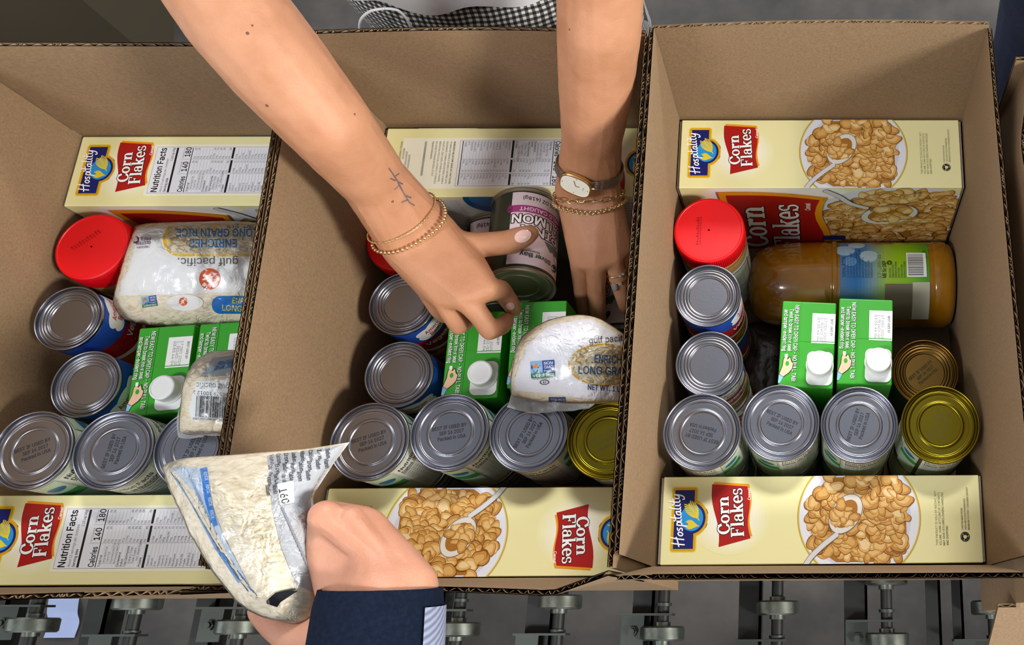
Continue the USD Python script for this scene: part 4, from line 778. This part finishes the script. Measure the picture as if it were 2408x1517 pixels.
def gingham():
    p = .0034; n = {'tc': ('texture_coordinate', {}), 's': ('separate_xyz', {}), 'p': ('principled_bsdf', {'roughness': .85}), 'r': ('rgb_ramp', {'ramp': [(0., lin('#d4d4d0')), (.26, lin('#5a5c5c')), (.74, lin('#121314'))], 'interpolate': False}), 'a': ('math', {'math_type': 'add'}), 'h': ('math', {'math_type': 'multiply', 'value2': .5}), 'yy': ('math', {'math_type': 'multiply', 'value2': .0}), 'nx': ('noise_texture', {'scale': 14., 'detail': 2.}), 'wv': ('mix_vector', {'fac': .012})}
    l = [('tc.object', 'nx.vector'), ('tc.object', 'wv.a'), ('nx.color', 'wv.b'), ('wv.result', 's.vector')]
    for k in 'xz':
        n['m' + k] = ('math', {'math_type': 'multiply', 'value2': 1 / (2 * p)}); n['f' + k] = ('math', {'math_type': 'fraction'}); n['g' + k] = ('math', {'math_type': 'greater_than', 'value2': .5}); n['o' + k] = ('math', {'math_type': 'add', 'value2': 100.})
        l += [('s.' + k, 'm' + k + '.value1'), ('m' + k + '.value', 'o' + k + '.value1'), ('o' + k + '.value', 'f' + k + '.value1'), ('f' + k + '.value', 'g' + k + '.value1')]
    l += [('gx.value', 'a.value1'), ('gz.value', 'a.value2'), ('a.value', 'h.value1'), ('h.value', 'r.fac'), ('r.color', 'p.base_color')]
    return usdkit.material(stage, LK + 'gingham_cloth', n, l, surface='p.BSDF')
M['gingham'] = gingham()

def ball(p, r, n=20): return m3.Manifold.sphere(float(r), n).translate([float(x) for x in p])
def bone(a, ra, b, rb): return m3.Manifold.batch_hull([ball(a, ra), ball(b, rb)])
def hull(*pr): return m3.Manifold.batch_hull([ball(p, r) for p, r in pr])
def chain(js): return [bone(js[i][0], js[i][1], js[i + 1][0], js[i + 1][1]) for i in range(len(js) - 1)]
def px(x, y, z, r): return (at(x, y, z=z), r)
def flesh(bones, length=.004, it=14):
    u = m3.Manifold.batch_boolean(bones, m3.OpType.Add); m = tm(u.refine_to_length(length)); m.merge_vertices()
    v0 = np.array(m.vertices); trimesh.smoothing.filter_taubin(m, lamb=.5, nu=.51, iterations=it); d = m.vertices - v0; L = np.linalg.norm(d, axis=1, keepdims=True); m.vertices = v0 + d * np.minimum(1, .006 / np.maximum(L, 1e-9))
    m.vertices += m.vertex_normals * (.0009 * (meshkit.fbm(m.vertices * 70, 3, 9) - .5))[:, None]; return m
def ellipsoid(c, r, R=np.eye(3)):
    return m3.Manifold.sphere(1., 40).scale([float(x) for x in r]).transform(np.column_stack([R, np.zeros(3)])).translate([float(x) for x in c])
def head(c, yaw, hairlen, parent, bones):            # c: centre of the head, yaw: where it looks; the bones join the body
    Rh = rot(0, 0, yaw) @ rot(28, 0, 0); w = lambda *q: np.array(c) + Rh @ np.array(q)   # local: x right, -y forward, z up, bowed forward
    bones += [ellipsoid(c, (.074, .094, .112), Rh), ellipsoid(w(0, -.035, -.055), (.056, .056, .060), Rh), hull((w(0, -.088, .012), .010), (w(0, -.108, -.018), .0125)), hull((w(-.02, -.086, -.052), .008), (w(.02, -.086, -.052), .008)), ball(w(0, -.078, -.098), .022)]
    for s in (-1, 1): bones += [ellipsoid(w(s * .076, .008, -.005), (.009, .018, .030), Rh)]
    return Rh, w
def face_parts(w, Rh, hairlen, p):
    for s in (-1, 1):
        e = obj('eye', moved(trimesh.creation.icosphere(2, .0125), w(s * .031, -.080, .010)), M['eye'], p, smooth=True); obj('iris', moved(trimesh.creation.icosphere(2, .0062), w(s * .031, -.0875, .010)), M['iris'], e, smooth=True)
    h = m3.Manifold.batch_boolean([ellipsoid(w(0, .012, .022), (.084, .100, .108), Rh), ellipsoid(w(0, .05, -.04 - hairlen / 2), (.078, .060, .085 + hairlen / 2), Rh)], m3.OpType.Add) - ellipsoid(w(0, -.075, -.035), (.066, .075, .092), Rh)
    obj('hair', tm(h.refine_to_length(.012)), M['hair'], p, smooth=40)
    obj('lips', tm(hull((w(-.018, -.0925, -.052), .004), (w(0, -.0965, -.050), .0055), (w(.018, -.0925, -.052), .004))), mat_lips, p, smooth=True)
mat_lips = mat('lips', '#a8594f', .4)
def ring_stack(rows, n=72, fold=0., seed=0):          # a cloth tube: rows of (centre x, y, z, half width, half depth)
    a = np.linspace(0, 2 * np.pi, n, endpoint=False); V = []
    for i, (x, y, z, rx, ry) in enumerate(rows):
        k = 1 + fold * (meshkit.noise(np.stack([np.cos(a) * 4 + seed, np.sin(a) * 4, np.full(n, z * 9)], 1), seed) - .5)
        V.append(np.stack([x + rx * k * np.cos(a), y + ry * k * np.sin(a), np.full(n, z)], 1))
    V = np.vstack(V); F = []
    for i in range(len(rows) - 1):
        b = i * n + np.arange(n); c = i * n + (np.arange(n) + 1) % n; F += [np.stack([b, c, c + n], 1), np.stack([b, c + n, b + n], 1)]
    return trimesh.Trimesh(V, np.vstack(F), process=False)
def legs(p, cx, cy, top, mat_, rx=.165, ry=.115, front=1):
    Z = lambda f: FLOOR + .06 + f * (top - FLOOR - .06); parts = [ellipsoid((cx, cy, top - .10), (rx, ry, .16))]
    for s in (-1, 1): parts += chain([((cx + s * .085, cy, top - .12), .088), ((cx + s * .088, cy, Z(.52)), .066), ((cx + s * .09, cy, Z(0)), .052)])
    cut = m3.Manifold.cube([2, 2, 2], True).translate([cx, cy, top + 1.0]); u = m3.Manifold.batch_boolean(parts, m3.OpType.Add) - cut
    m = tm(u.refine_to_length(.012)); m.merge_vertices(); trimesh.smoothing.filter_taubin(m, iterations=8)
    m.vertices += m.vertex_normals * (.004 * (meshkit.fbm(m.vertices * 14, 3, 4) - .5))[:, None] * 2; obj('trousers', m, mat_, p, smooth=True)
    for s in (-1, 1):
        f = m3.Manifold.batch_hull([ball((cx + s * .09, cy + front * .04, FLOOR + .045), .044), ball((cx + s * .095, cy - front * .13, FLOOR + .035), .034), ball((cx + s * .09, cy + front * .05, FLOOR + .09), .04)]).trim_by_plane([0, 0, 1], FLOOR)
        obj('shoe', tm(f), M['shoe'], p, smooth=40)
def surf(mesh, x, y):                                 # the foremost mesh point on the line of sight through a pixel
    d = CR @ np.array([(x - PCX) / FPX, -(y - PCY) / FPX, -1]); d /= np.linalg.norm(d); q = mesh.vertices - CAM_POS; t = q @ d; off = np.linalg.norm(q - t[:, None] * d, axis=1)
    near = np.where(off < .0045)[0]; i = near[np.argmin(t[near])] if len(near) else np.argmin(off); return mesh.vertices[i], mesh.vertex_normals[i]
def nail(p, mesh, x, y, w, l, direc, name='fingernail', off=.0012):
    c, n = surf(mesh, x, y); R = frame(n, direc); u, v = np.meshgrid(np.linspace(-1, 1, 13), np.linspace(-1, 1, 13), indexing='ij')
    a, b = u * np.sqrt(1 - v * v / 2), v * np.sqrt(1 - u * u / 2); z = off - .35 * w * b * b - .10 * l * a * a
    top = np.stack([a * l, b * w, z], -1).reshape(-1, 3); bot = top - [0, 0, .0006]; f = grid_faces(13, 13); m = trimesh.Trimesh(np.vstack([top, bot]) @ R.T + c, np.vstack([f, f[:, ::-1] + 169]), process=False)
    obj(name, m, M['nail'], p, smooth=True)

# --- the woman packing the boxes
woman = thing('person', 'woman with bare tan arms reaching into the middle box, white shirt over gingham trousers', 'person')
fa1 = [px(976, 553, .272, .0235), px(880, 425, .330, .0303), px(770, 290, .417, .0360), px(650, 150, .458, .0408), px(560, 40, .485, .0420), px(500, -45, .505, .0412)]
B = chain(fa1)
wl, wr = px(1004, 520, .268, .0195), px(948, 588, .268, .0190)          # the wrist is wider than thick
B += [hull(wl, wr, fa1[0], fa1[1])]
K = dict(i=px(1146, 680, .270, .0122), m=px(1092, 702, .270, .0118), r=px(1042, 702, .265, .0112), p=px(1004, 680, .258, .0102))
th0 = px(1052, 575, .262, .0150)
for k in 'imrp': B += [bone(*(wl if k in 'im' else wr), *K[k])]
B += [hull(wl, K['i'], K['m'], th0), hull(wl, wr, K['m'], K['r']), hull(wr, K['r'], K['p']), hull(K['i'], K['m'], K['r'], wl), hull(K['m'], K['r'], K['p'], wr), hull(wl, th0, px(1100, 600, .256, .013), K['i'])]
B += chain([th0, px(1128, 577, .254, .0128), px(1193, 570, .249, .0122), px(1230, 557, .247, .0110), px(1246, 550, .245, .0088)])
B += chain([K['i'], px(1178, 682, .240, .0100), px(1200, 712, .222, .0090), px(1209, 728, .212, .0074)])
B += chain([K['m'], px(1128, 742, .258, .0102), px(1152, 776, .248, .0100), px(1182, 766, .230, .0090), px(1191, 752, .220, .0076)])
B += chain([K['r'], px(1062, 740, .250, .0098), px(1078, 765, .238, .0094), px(1094, 758, .220, .0084)])
B += chain([K['p'], px(1030, 728, .238, .0086), px(1046, 742, .222, .0080)])
fa2 = [px(1383, 440, .232, .0225), px(1392, 330, .285, .0300), px(1402, 200, .358, .0354), px(1410, 60, .428, .0374), px(1413, -60, .470, .0380), px(1412, -150, .500, .0375)]
B += chain(fa2); vl, vr = px(1346, 446, .228, .0180), px(1418, 442, .228, .0180); B += [hull(vl, vr, fa2[0], fa2[1])]
Q = dict(i=px(1364, 612, .190, .0112), m=px(1402, 618, .195, .0112), r=px(1440, 606, .192, .0106), p=px(1466, 582, .184, .0095))
B += [hull(vl, vr, Q['i'], Q['m']), hull(vl, vr, Q['m'], Q['r']), hull(vr, Q['r'], Q['p']), hull(vl, px(1352, 540, .195, .013), Q['i'])]
B += chain([Q['i'], px(1367, 668, .160, .0095), px(1372, 710, .132, .0086), px(1376, 738, .112, .0072)]) + chain([Q['m'], px(1402, 680, .162, .0098), px(1405, 735, .128, .0090), px(1410, 768, .108, .0074)])
B += chain([Q['r'], px(1454, 662, .162, .0094), px(1466, 700, .135, .0086), px(1470, 725, .118, .0070)]) + chain([Q['p'], px(1478, 630, .158, .0082), px(1482, 660, .138, .0074), px(1484, 680, .122, .0064)])
B += chain([px(1360, 480, .205, .015), px(1352, 560, .165, .0120), px(1362, 610, .140, .0105), px(1374, 640, .125, .0085)])
TX, TY = .085, -.525
sh1, sh2 = np.array([TX - .165, TY + .01, .74]), np.array([TX + .165, TY + .01, .74])
B += [bone(*fa1[-1], (fa1[-1][0] * .45 + sh1 * .55), .048), bone((fa1[-1][0] * .45 + sh1 * .55), .048, sh1, .048), bone(*fa2[-1], (fa2[-1][0] * .45 + sh2 * .55), .046), bone((fa2[-1][0] * .45 + sh2 * .55), .046, sh2, .048)]
B += [hull((sh1, .045), (sh2, .045), ((TX - .09, TY, .45), .065), ((TX + .09, TY, .45), .065)), hull(((TX - .07, TY, .2), .075), ((TX + .07, TY, .2), .075), ((TX - .08, TY, .45), .065), ((TX + .08, TY, .45), .065)), bone((TX, TY + .01, .78), .056, (TX, TY - .03, .88), .050)]
Rh, w = head((TX, TY - .06, .985), 0, .2, woman, B)
wb = flesh(B, .0040, 34); body = obj('body', wb, M['skin_tan'], woman, smooth=True)
face_parts(w, Rh, .16, woman)
nail(woman, wb, 1236, 551, .0062, .0085, at(1252, 545, z=.24) - at(1193, 570, z=.247)); nail(woman, wb, 1206, 728, .0042, .0050, at(1212, 736, z=.2) - at(1200, 712, z=.22))
# shirt, trousers with a drawstring, tattoo and moles
Hm = np.linspace(0, 2 * np.pi, 72, endpoint=False)
sm = ring_stack([(TX, TY - .004, .309, .170, .124), (TX, TY - .002, .313, .177, .132), (TX, TY, .35, .176, .128), (TX, TY, .45, .172, .118), (TX, TY, .56, .178, .118), (TX, TY, .66, .186, .112), (TX, TY + .005, .74, .185, .090), (TX, TY + .01, .79, .130, .075), (TX, TY + .01, .82, .075, .062)], 96, .10, 3)
hv = sm.vertices; low = np.clip((.385 - hv[:, 2]) / .08, 0, 1); hv[:, 2] += low * .010 * np.sin(9 * np.arctan2(hv[:, 1] - TY, hv[:, 0] - TX) + .8) ; sm.vertices = hv
slv = [tube(np.stack([s_, s_ * .62 + e_ * .38]), [.070, .064], 28) for s_, e_ in ((sh1, fa1[-1][0]), (sh2, fa2[-1][0]))]
obj('t_shirt', cat_([sm] + slv + [moved(trimesh.creation.icosphere(3, .0745), q) for q in (sh1, sh2)]), M['shirt'], woman, smooth=True, label='white knitted shirt with a wavy hem')
legs(woman, TX, TY, .345, M['gingham'], .172, .124)
for x0, pts in ((0, ((905, 20), (872, 26), (850, 44), (846, 66), (852, 74))), (1, ((905, 20), (935, 24), (956, 44), (966, 62), (985, 74)))):
    P = []
    for q in pts:
        a = at(*q, Y=-.652); P.append(a)
    obj('drawstring', tube(spline(P, 8), .0015, 10), M['shirt'], woman, smooth=True)
ink = mat('tattoo_ink', '#6a5f62', .6); tl = []
for pts in (((925, 398), (938, 412), (946, 430), (955, 446)), ((938, 412), (950, 408)), ((940, 420), (929, 424)), ((946, 430), (958, 430)), ((950, 440), (940, 448)), ((955, 446), (964, 462), (974, 478)), ((964, 462), (978, 462)), ((968, 470), (956, 476)), ((974, 478), (984, 486))):
    P = spline([surf(wb, *q)[0] + surf(wb, *q)[1] * .0001 for q in pts], 5); tl.append(tube(P, .0007, 6))
obj('tattoo', cat_(tl), ink, woman, smooth=True)
mole = mat('mole', '#6e4630', .6)
for q, r in (((572, 72), .0016), ((620, 255), .0018), ((842, 268), .0012), ((586, 48), .0011), ((925, 485), .0014), ((1328, 72), .0012)):
    c, n = surf(wb, *q); obj('mole', moved(trimesh.creation.icosphere(2, r), c - n * r * .6), mole, woman, smooth=True)

# --- jewellery: worn, so things of their own
gold_m = mat('yellow_gold', '#ead2a0', .18, 1.); steel_m = mat('mesh_steel', '#a49a8e', .35, 1.); dial_m = mat('watch_dial', '#efeede', .35)
def arm_frame(c, a, b):                               # centre, along the arm (a to b), returns columns: across, up, along
    d = b - a; d /= np.linalg.norm(d); up = CAM_POS - c; up -= d * (up @ d); up /= np.linalg.norm(up); return np.stack([np.cross(up, d), up, d], 1)
def loop(c, R, rx, ry, tilt=0., n=72, sag=0.):
    t = np.linspace(0, 2 * np.pi, n, endpoint=False); return c + np.stack([rx * np.cos(t), ry * np.sin(t), tilt * np.cos(t) + sag * np.sin(t)], 1) @ R.T
def fitted(mesh, c, R, n, off, sag=0., zmax=.010):    # a loop lying on the limb: the limb's outline in the plane of the loop, a little enlarged
    L = (mesh.vertices - c) @ R; k = (np.abs(L[:, 2]) < zmax) & (np.hypot(L[:, 0], L[:, 1]) < .055); L = L[k]; a = np.arctan2(L[:, 1], L[:, 0]); r = np.hypot(L[:, 0], L[:, 1]); t = np.linspace(0, 2 * np.pi, 90, endpoint=False)
    q = np.array([max(r[np.abs((a - x + np.pi) % (2 * np.pi) - np.pi) < .16].max(initial=.012), .012) for x in t]); q = np.convolve(np.r_[q[-4:], q, q[:4]], np.ones(9) / 9, 'valid') + off
    P = c + np.stack([q * np.cos(t), q * np.sin(t), sag * np.sin(t)], 1) @ R.T; d = np.r_[0, np.cumsum(np.linalg.norm(np.roll(P, -1, 0) - P, axis=1))]; P = np.vstack([P, P[:1]]); u = np.linspace(0, d[-1], n, endpoint=False)
    return np.stack([np.interp(u, d, P[:, i]) for i in range(3)], 1)
cw = at(1380, 391, z=.252); Rw = arm_frame(cw, fa2[1][0], fa2[0][0])   # across, up, along (towards the hand)
watch = thing('wrist_watch', 'gold oval wristwatch with cream dial and steel mesh strap', 'watch')
rx, ry = .0335, .0262
segs = []
for s in range(5):
    P = fitted(wb, cw + Rw[:, 2] * (.0024 * (s - 2)), Rw, 110, .0012); t = np.arange(110)
    segs.append(tube(P + (Rw[:, 1] * .0005) * np.sin(t * 1.9)[:, None], .0013, 8, True))
obj('strap', cat_(segs), steel_m, watch, smooth=True, label='steel mesh strap')
mid = fitted(wb, cw, Rw, 110, .0012); qq = (mid - CAM_POS) @ CR; pxy = np.stack([PCX + FPX * qq[:, 0] / -qq[:, 2], PCY - FPX * qq[:, 1] / -qq[:, 2]], 1)
top_ = (mid - mid.mean(0)) @ Rw[:, 1] > 0; i_ = np.argmin(np.where(top_, np.abs(pxy[:, 0] - 1356), 1e9)); tg = mid[(i_ + 6) % 110] - mid[i_ - 6]; nrm = np.cross(tg, Rw[:, 2]); nrm /= np.linalg.norm(nrm); nrm *= np.sign(nrm @ (mid[i_] - mid.mean(0)))
cc = mid[i_] + nrm * .0012; Rc = frame(nrm, Rw[:, 0] * (1 if Rw[0, 0] > 0 else -1)) @ rot(0, 0, -7)
oval = Polygon([(.0172 * math.copysign(abs(math.cos(t)) ** .72, math.cos(t)), .0122 * math.copysign(abs(math.sin(t)) ** .72, math.sin(t))) for t in np.linspace(0, 2 * np.pi, 60, endpoint=False)])
ext = lambda g, z0, h: moved(trimesh.creation.extrude_polygon(g, h, engine='earcut'), cc + Rc @ np.array([0, 0, z0]), Rc)
cs = obj('case', cat_([ext(oval, -.001, .0042), ext(oval.buffer(-.0006).difference(oval.buffer(-.0016)), .0032, .0010)]), gold_m, watch, smooth=30, label='polished gold oval case'); obj('crown', moved(cyl(.0013, (.0172, .004, .0015), (.0195, .0045, .0015), 16), cc, Rc), gold_m, cs)
dl = obj('dial', ext(oval.buffer(-.0016), .0030, .0004), dial_m, watch); ln = lambda a, b, wd: LineString([a, b]).buffer(wd)
obj('watch_hand', ext(ln((.0008, .0004), (-.0022, .0060), .00035), .0036, .0003), gold_m, watch); obj('watch_hand', ext(ln((.0008, .0004), (.0042, .0012), .0004), .0038, .0003), gold_m, watch)
obj('hour_mark', cat_([ext(Point(x, y).buffer(.0005), .0034, .0003) for x, y in ((-.0135, 0), (.0135, 0), (0, -.0088), (0, .0088))]), gold_m, dl)
pr = Print(); pr.add(tf(fit('MINUIT', .0042, True, .0009), rotdeg=-90, t=(.0082, .002)), '#8d8876'); printed('lettering', pr, lambda p, k: (np.column_stack([p, np.full(len(p), .0035)]) @ Rc.T) + cc, dl)

def links(name, label, P, size, thick, aspect=1.7, every=1, mat_=gold_m, cat='bracelet'):
    P = np.asarray(P); n = len(P); ms = []
    for i in range(0, n, every):
        a, b = P[i], P[(i + every) % n]; d = b - a; L = np.linalg.norm(d); c = (a + b) / 2; out = c - P.mean(0); R = frame(np.cross(d, out) if i // every % 2 else out, d)
        t = np.linspace(0, 2 * np.pi, 20, endpoint=False); ms.append(moved(tube(np.stack([L * .62 * np.cos(t), size * np.sin(t), 0 * t], 1), thick, 7, True), c, R))
    th = thing(name, label, cat); [obj('link', m, mat_, th, smooth=True) for m in ms]; return th
c2 = at(1385, 458, z=.228); R2 = arm_frame(c2, fa2[0][0], Q['m'][0])
links('chain_bracelet', 'gold paperclip chain bracelet next to the wristwatch', fitted(wb, c2, R2, 26, .0020, .006), .0024, .00065)
c3 = at(1387, 476, z=.223); R3 = arm_frame(c3, fa2[0][0], Q['m'][0])
links('box_chain_bracelet', 'thicker gold bracelet of short close-set links, nearest the knuckles', fitted(wb, c3, R3, 84, .0022, .010), .0021, .0007)
c1_ = at(955, 522, z=.276); R1 = arm_frame(c1_, fa1[1][0], fa1[0][0])
bb_ = thing('bead_bracelet', 'gold ball bead bracelet on the wrist of the hand holding the can', 'bracelet')
for p in fitted(wb, c1_, R1, 48, .0020, .006): obj('bead', moved(trimesh.creation.icosphere(2, .00185), p), gold_m, bb_, smooth=True)
c0 = at(938, 500, z=.282); R0 = arm_frame(c0, fa1[1][0], fa1[0][0])
links('fine_bracelet', 'hair-thin gold chain worn beside the ball bead bracelet', fitted(wb, c0, R0, 110, .0009, .003), .0008, .00035)
def finger_ring(name, label, x, y, z, a, b, r, gem):
    c = at(x, y, z=z); R = arm_frame(c, a, b); th = thing(name, label, 'ring'); obj('band', tube(loop(c, R, r, r, n=40), .0009, 10, True), gold_m, th, smooth=True)
    for q, s in gem:
        g = trimesh.creation.icosphere(1, 1.); g.apply_scale(s); obj('gem', moved(g, c + R @ np.array(q), R), diamond, th, smooth=False)
diamond = mat('diamond', '#f4f6fa', .02, transmission_weight=.75, ior=2.2)
ra, rb = Q['r'][0], at(1454, 662, z=.162)
finger_ring('marquise_ring', 'gold ring with a pointed clear gemstone on the watch hand', 1450, 652, .167, ra, rb, .0108, [((-.0045, .0110, .004), (.0032, .0025, .0058)), ((.002, .0122, 0), (.0022, .0018, .0022))])
finger_ring('small_stone_ring', 'thin gold ring with small stones above the marquise ring', 1446, 637, .176, ra, rb, .0110, [((.004, .0112, 0), (.002, .0016, .002)), ((.0075, .009, 0), (.0017, .0014, .0017))])

# --- the person holding out the rice bag from the near side
man = thing('person', 'person in a navy sleeve with grey ribbed stripe holding the rice bag, only hand seen', 'person')
W1, E1 = px(902, 1405, .455, .0290), (np.array([.165, -1.640, .42]), .0440)
TX2, TY2 = -.02, -1.83; sh = np.array([TX2 + .17, TY2 + .02, .72])
B = [bone(*W1, *E1), bone(*E1, sh, .058)]
kn = dict(i=px(772, 1222, .458, .0135), m=px(800, 1228, .446, .0132), r=px(815, 1262, .434, .0125), p=px(830, 1300, .424, .0112)); w1, w2_ = px(952, 1385, .450, .0225), px(815, 1395, .446, .0195)
B += [hull(W1, w1, w2_), hull(w1, w2_, kn['i'], kn['m']), hull(w1, kn['i'], kn['m'], px(860, 1235, .452, .013)), hull(w2_, kn['m'], kn['r'], kn['p']), hull(kn['i'], w2_, px(770, 1300, .455, .0140), px(860, 1320, .456, .0140)), hull(w1, W1, px(905, 1285, .450, .0120), px(862, 1245, .450, .0118))]
B += [bone(*px(900, 1335, .465, .0090), *px(768, 1220, .466, .0112)), ball(px(766, 1217, .468, .0)[0], .0122), bone(*px(930, 1345, .462, .0085), *px(826, 1226, .464, .0098)), ball(px(822, 1222, .462, .0)[0], .0112), bone(*px(960, 1350, .460, .0075), *px(888, 1262, .456, .0090))]
for k, d, dz in (('i', (0, 0), 0), ('m', (-4, 26), -.004), ('r', (-6, 52), -.008), ('p', (-4, 78), -.010)):
    x, y = 752 + d[0], 1230 + d[1]; B += chain([kn[k], px(x, y, .436 + dz, .0105), px(x - 34, y + 12, .405 + dz * .5, .0098), px(x - 72, y + 26, .398 + dz * .5, .0088), px(x - 92, y + 32, .400 + dz * .5, .0076)])
B += chain([px(860, 1425, .448, .0200), px(770, 1498, .436, .0170), px(706, 1492, .425, .0165), px(655, 1456, .418, .0148), px(624, 1434, .417, .0116)])
B += [hull((np.array([TX2 - .17, TY2 + .02, .72]), .048), (sh, .048), ((TX2 - .09, TY2, .3), .075), ((TX2 + .09, TY2, .3), .075)), bone(np.array([TX2 - .17, TY2 + .02, .72]), .055, (TX2 - .22, TY2 + .06, .45), .042), bone((TX2 - .22, TY2 + .06, .45), .042, (TX2 - .20, TY2 + .10, .22), .030), bone((TX2, TY2, .78), .06, (TX2, TY2 + .01, .88), .054)]
Rh, w = head((TX2, TY2 + .03, .99), 180, .0, man, B)
mb = flesh(B, .0045, 60); obj('body', mb, M['skin_pink'], man, smooth=True); face_parts(w, Rh, .0, man)
cu = at(896, 1384, z=.455); dirE = E1[0] - cu; dirE /= np.linalg.norm(dirE); Rs = arm_frame(cu, E1[0], cu)
path = [cu - dirE * 0., cu + dirE * .012, cu + dirE * .03, cu + dirE * .10, cu + dirE * .2, E1[0], E1[0] * .5 + sh * .5, sh]
t = np.linspace(0, 2 * np.pi, 48, endpoint=False); V = []
rads = [(.0400, .034), (.0415, .036), (.0425, .037), (.046, .041), (.051, .047), (.060, .056), (.066, .064), (.075, .075)]
def sleeve(r0, shift):
    V = []
    for i, (c, (a, b_)) in enumerate(zip(path, rads)):
        d = (path[min(i + 1, len(path) - 1)] - path[max(i - 1, 0)]); R = arm_frame(c, c + d, c); k = 1 + .05 * (meshkit.noise(np.stack([np.cos(t) * 3, np.sin(t) * 3, np.full(48, i * .7)], 1), 3) - .5)
        V.append(c + np.stack([(a + r0) * k * np.cos(t), (b_ + r0) * k * np.sin(t), 0 * t], 1) @ R.T)
    return np.vstack(V)
def tubef(n, m): 
    F = []
    for i in range(m - 1):
        b = i * n + np.arange(n); c = i * n + (np.arange(n) + 1) % n; F += [np.stack([b, c, c + n], 1), np.stack([b, c + n, b + n], 1)]
    return np.vstack(F)
SO, SI = sleeve(0, 0), sleeve(-.002, 0); F = tubef(48, 8); n = len(SO); lipf = np.vstack([[(i, (i + 1) % 48, n + (i + 1) % 48), (i, n + (i + 1) % 48, n + i)] for i in range(48)])
trunk = ring_stack([(TX2, TY2, .15, .19, .14), (TX2, TY2, .3, .185, .135), (TX2, TY2, .5, .19, .135), (TX2, TY2, .66, .205, .125), (TX2, TY2 + .01, .75, .20, .10), (TX2, TY2 + .01, .80, .13, .085), (TX2, TY2 + .01, .83, .075, .07)], 72, .06, 8)
arm2 = tube(np.array([(TX2 - .17, TY2 + .02, .72), (TX2 - .22, TY2 + .06, .45), (TX2 - .205, TY2 + .095, .26)]), [.072, .055, .045], 28)
jk = obj('sweater', cat_([trimesh.Trimesh(np.vstack([SO, SI]), np.vstack([F, F[:, ::-1] + n, lipf]), process=False), trunk, arm2, moved(trimesh.creation.icosphere(3, .082), sh), moved(trimesh.creation.icosphere(3, .078), (TX2 - .17, TY2 + .02, .72))]), M['navy'], man, smooth=True, label='dark navy knitted sweater')
# the grey ribbed stripe along the outer seam of the sleeve and its turned cuff edge
sel = [k for k in range(48) if math.cos(t[k] - (0 if Rs[0, 0] > 0 else math.pi)) > .72 and math.sin(t[k]) > -.75]; ang_ = np.linspace(-.6, .85, 12) if Rs[0, 0] > 0 else np.linspace(math.pi - .85, math.pi + .6, 12)
V = []
for i, (c, (a, b_)) in enumerate(zip(path, rads)):
    if i < 1: continue
    d = (path[min(i + 1, 7)] - path[max(i - 1, 0)]); R = arm_frame(c, c + d, c); V.append(c + np.stack([(a + .0022) * np.cos(ang_), (b_ + .0022) * np.sin(ang_), 0 * ang_], 1) @ R.T)
V = np.vstack(V); f = grid_faces(7, 12); K = len(V); obj('rib_stripe', trimesh.Trimesh(np.vstack([V, V - [0, 0, .001]]), np.vstack([f, f[:, ::-1] + K]), process=False), M['cuff'], jk, smooth=True, label='blue grey ribbed stripe')
legs(man, TX2, TY2, .20, M['denim'], .175, .13, -1)

# --- somebody in navy standing behind the boxes at the right
other = thing('person', 'person in dark navy standing at the top right corner, mostly hidden by cardboard', 'person')
OX, OY = .905, -.40
B = [hull(((OX - .16, OY, .72), .048), ((OX + .16, OY, .72), .048), ((OX - .08, OY, .3), .07), ((OX + .08, OY, .3), .07)), bone((OX, OY, .78), .06, (OX, OY - .01, .88), .054)]
for s in (-1, 1): B += chain([((OX + s * .17, OY, .72), .050), ((OX + s * .215, OY + .04, .45), .044), ((OX + s * .20, OY - .02, .22), .032)]) + [hull(((OX + s * .20, OY - .02, .22), .03), ((OX + s * .195, OY - .05, .12), .024), ((OX + s * .195, OY - .03, .12), .022))]
Rh, w = head((OX, OY - .04, .99), 0, .0, other, B)
obj('body', flesh(B, .012, 6), M['skin_pink'], other, smooth=True); face_parts(w, Rh, 0, other)
obj('jacket', cat_([ring_stack([(OX, OY, .05, .19, .145), (OX, OY, .2, .195, .15), (OX, OY, .5, .19, .135), (OX, OY, .66, .2, .125), (OX, OY + .01, .75, .195, .10), (OX, OY + .01, .83, .08, .07)], 72, .06, 5)] + [tube(np.array([(OX + s * .17, OY, .72), (OX + s * .215, OY + .04, .45), (OX + s * .203, OY - .01, .25)]), [.075, .062, .05], 28) for s in (-1, 1)] + [moved(trimesh.creation.icosphere(3, .080), (OX + s * .17, OY, .72)) for s in (-1, 1)]), M['denim'], other, smooth=True)
legs(other, OX, OY, .12, M['denim'], .18, .135)

# ------------------------------------------------------------------ loose things on the floor
pf = thing('paper_scrap', 'pale blue paper strip on the floor left of the conveyor wheel', 'paper', (0, 0, 0))
P = [at(150, 1408, z=FLOOR + .004), at(146, 1440, z=FLOOR + .012), at(150, 1465, z=FLOOR + .006), at(138, 1500, z=FLOOR + .004)]; S_ = spline(P, 8); wdt = .028; G = np.stack([S_ + [-wdt, 0, 0], S_ + [0, 0, .006], S_ + [wdt, 0, 0]], 1).reshape(-1, 3); f = grid_faces(len(S_), 3); K = len(G)
obj('sheet', trimesh.Trimesh(np.vstack([G, G - [0, 0, .001]]), np.vstack([f, f[:, ::-1] + K]), process=False), mat('pale_blue_paper', '#8b98bb', .6), pf, smooth=True)
DK = mat('dark_carton', '#3e3422', .85)
cr = thing('cardboard_carton', 'brown closed cardboard carton on the floor behind the left box', 'box', (at(20, 20, z=FLOOR + .35)[0] - .32, at(20, 20, z=FLOOR + .35)[1] + .28, FLOOR), rot(0, 0, 12))
obj('carton_body', bx(-.35, .35, -.3, .3, 0, .35), DK, cr); obj('lid_flap', cat_([bx(-.35, .35, -.3, -.002, .35, .3542), bx(-.35, .35, .002, .3, .35, .3542)]), DK, cr)
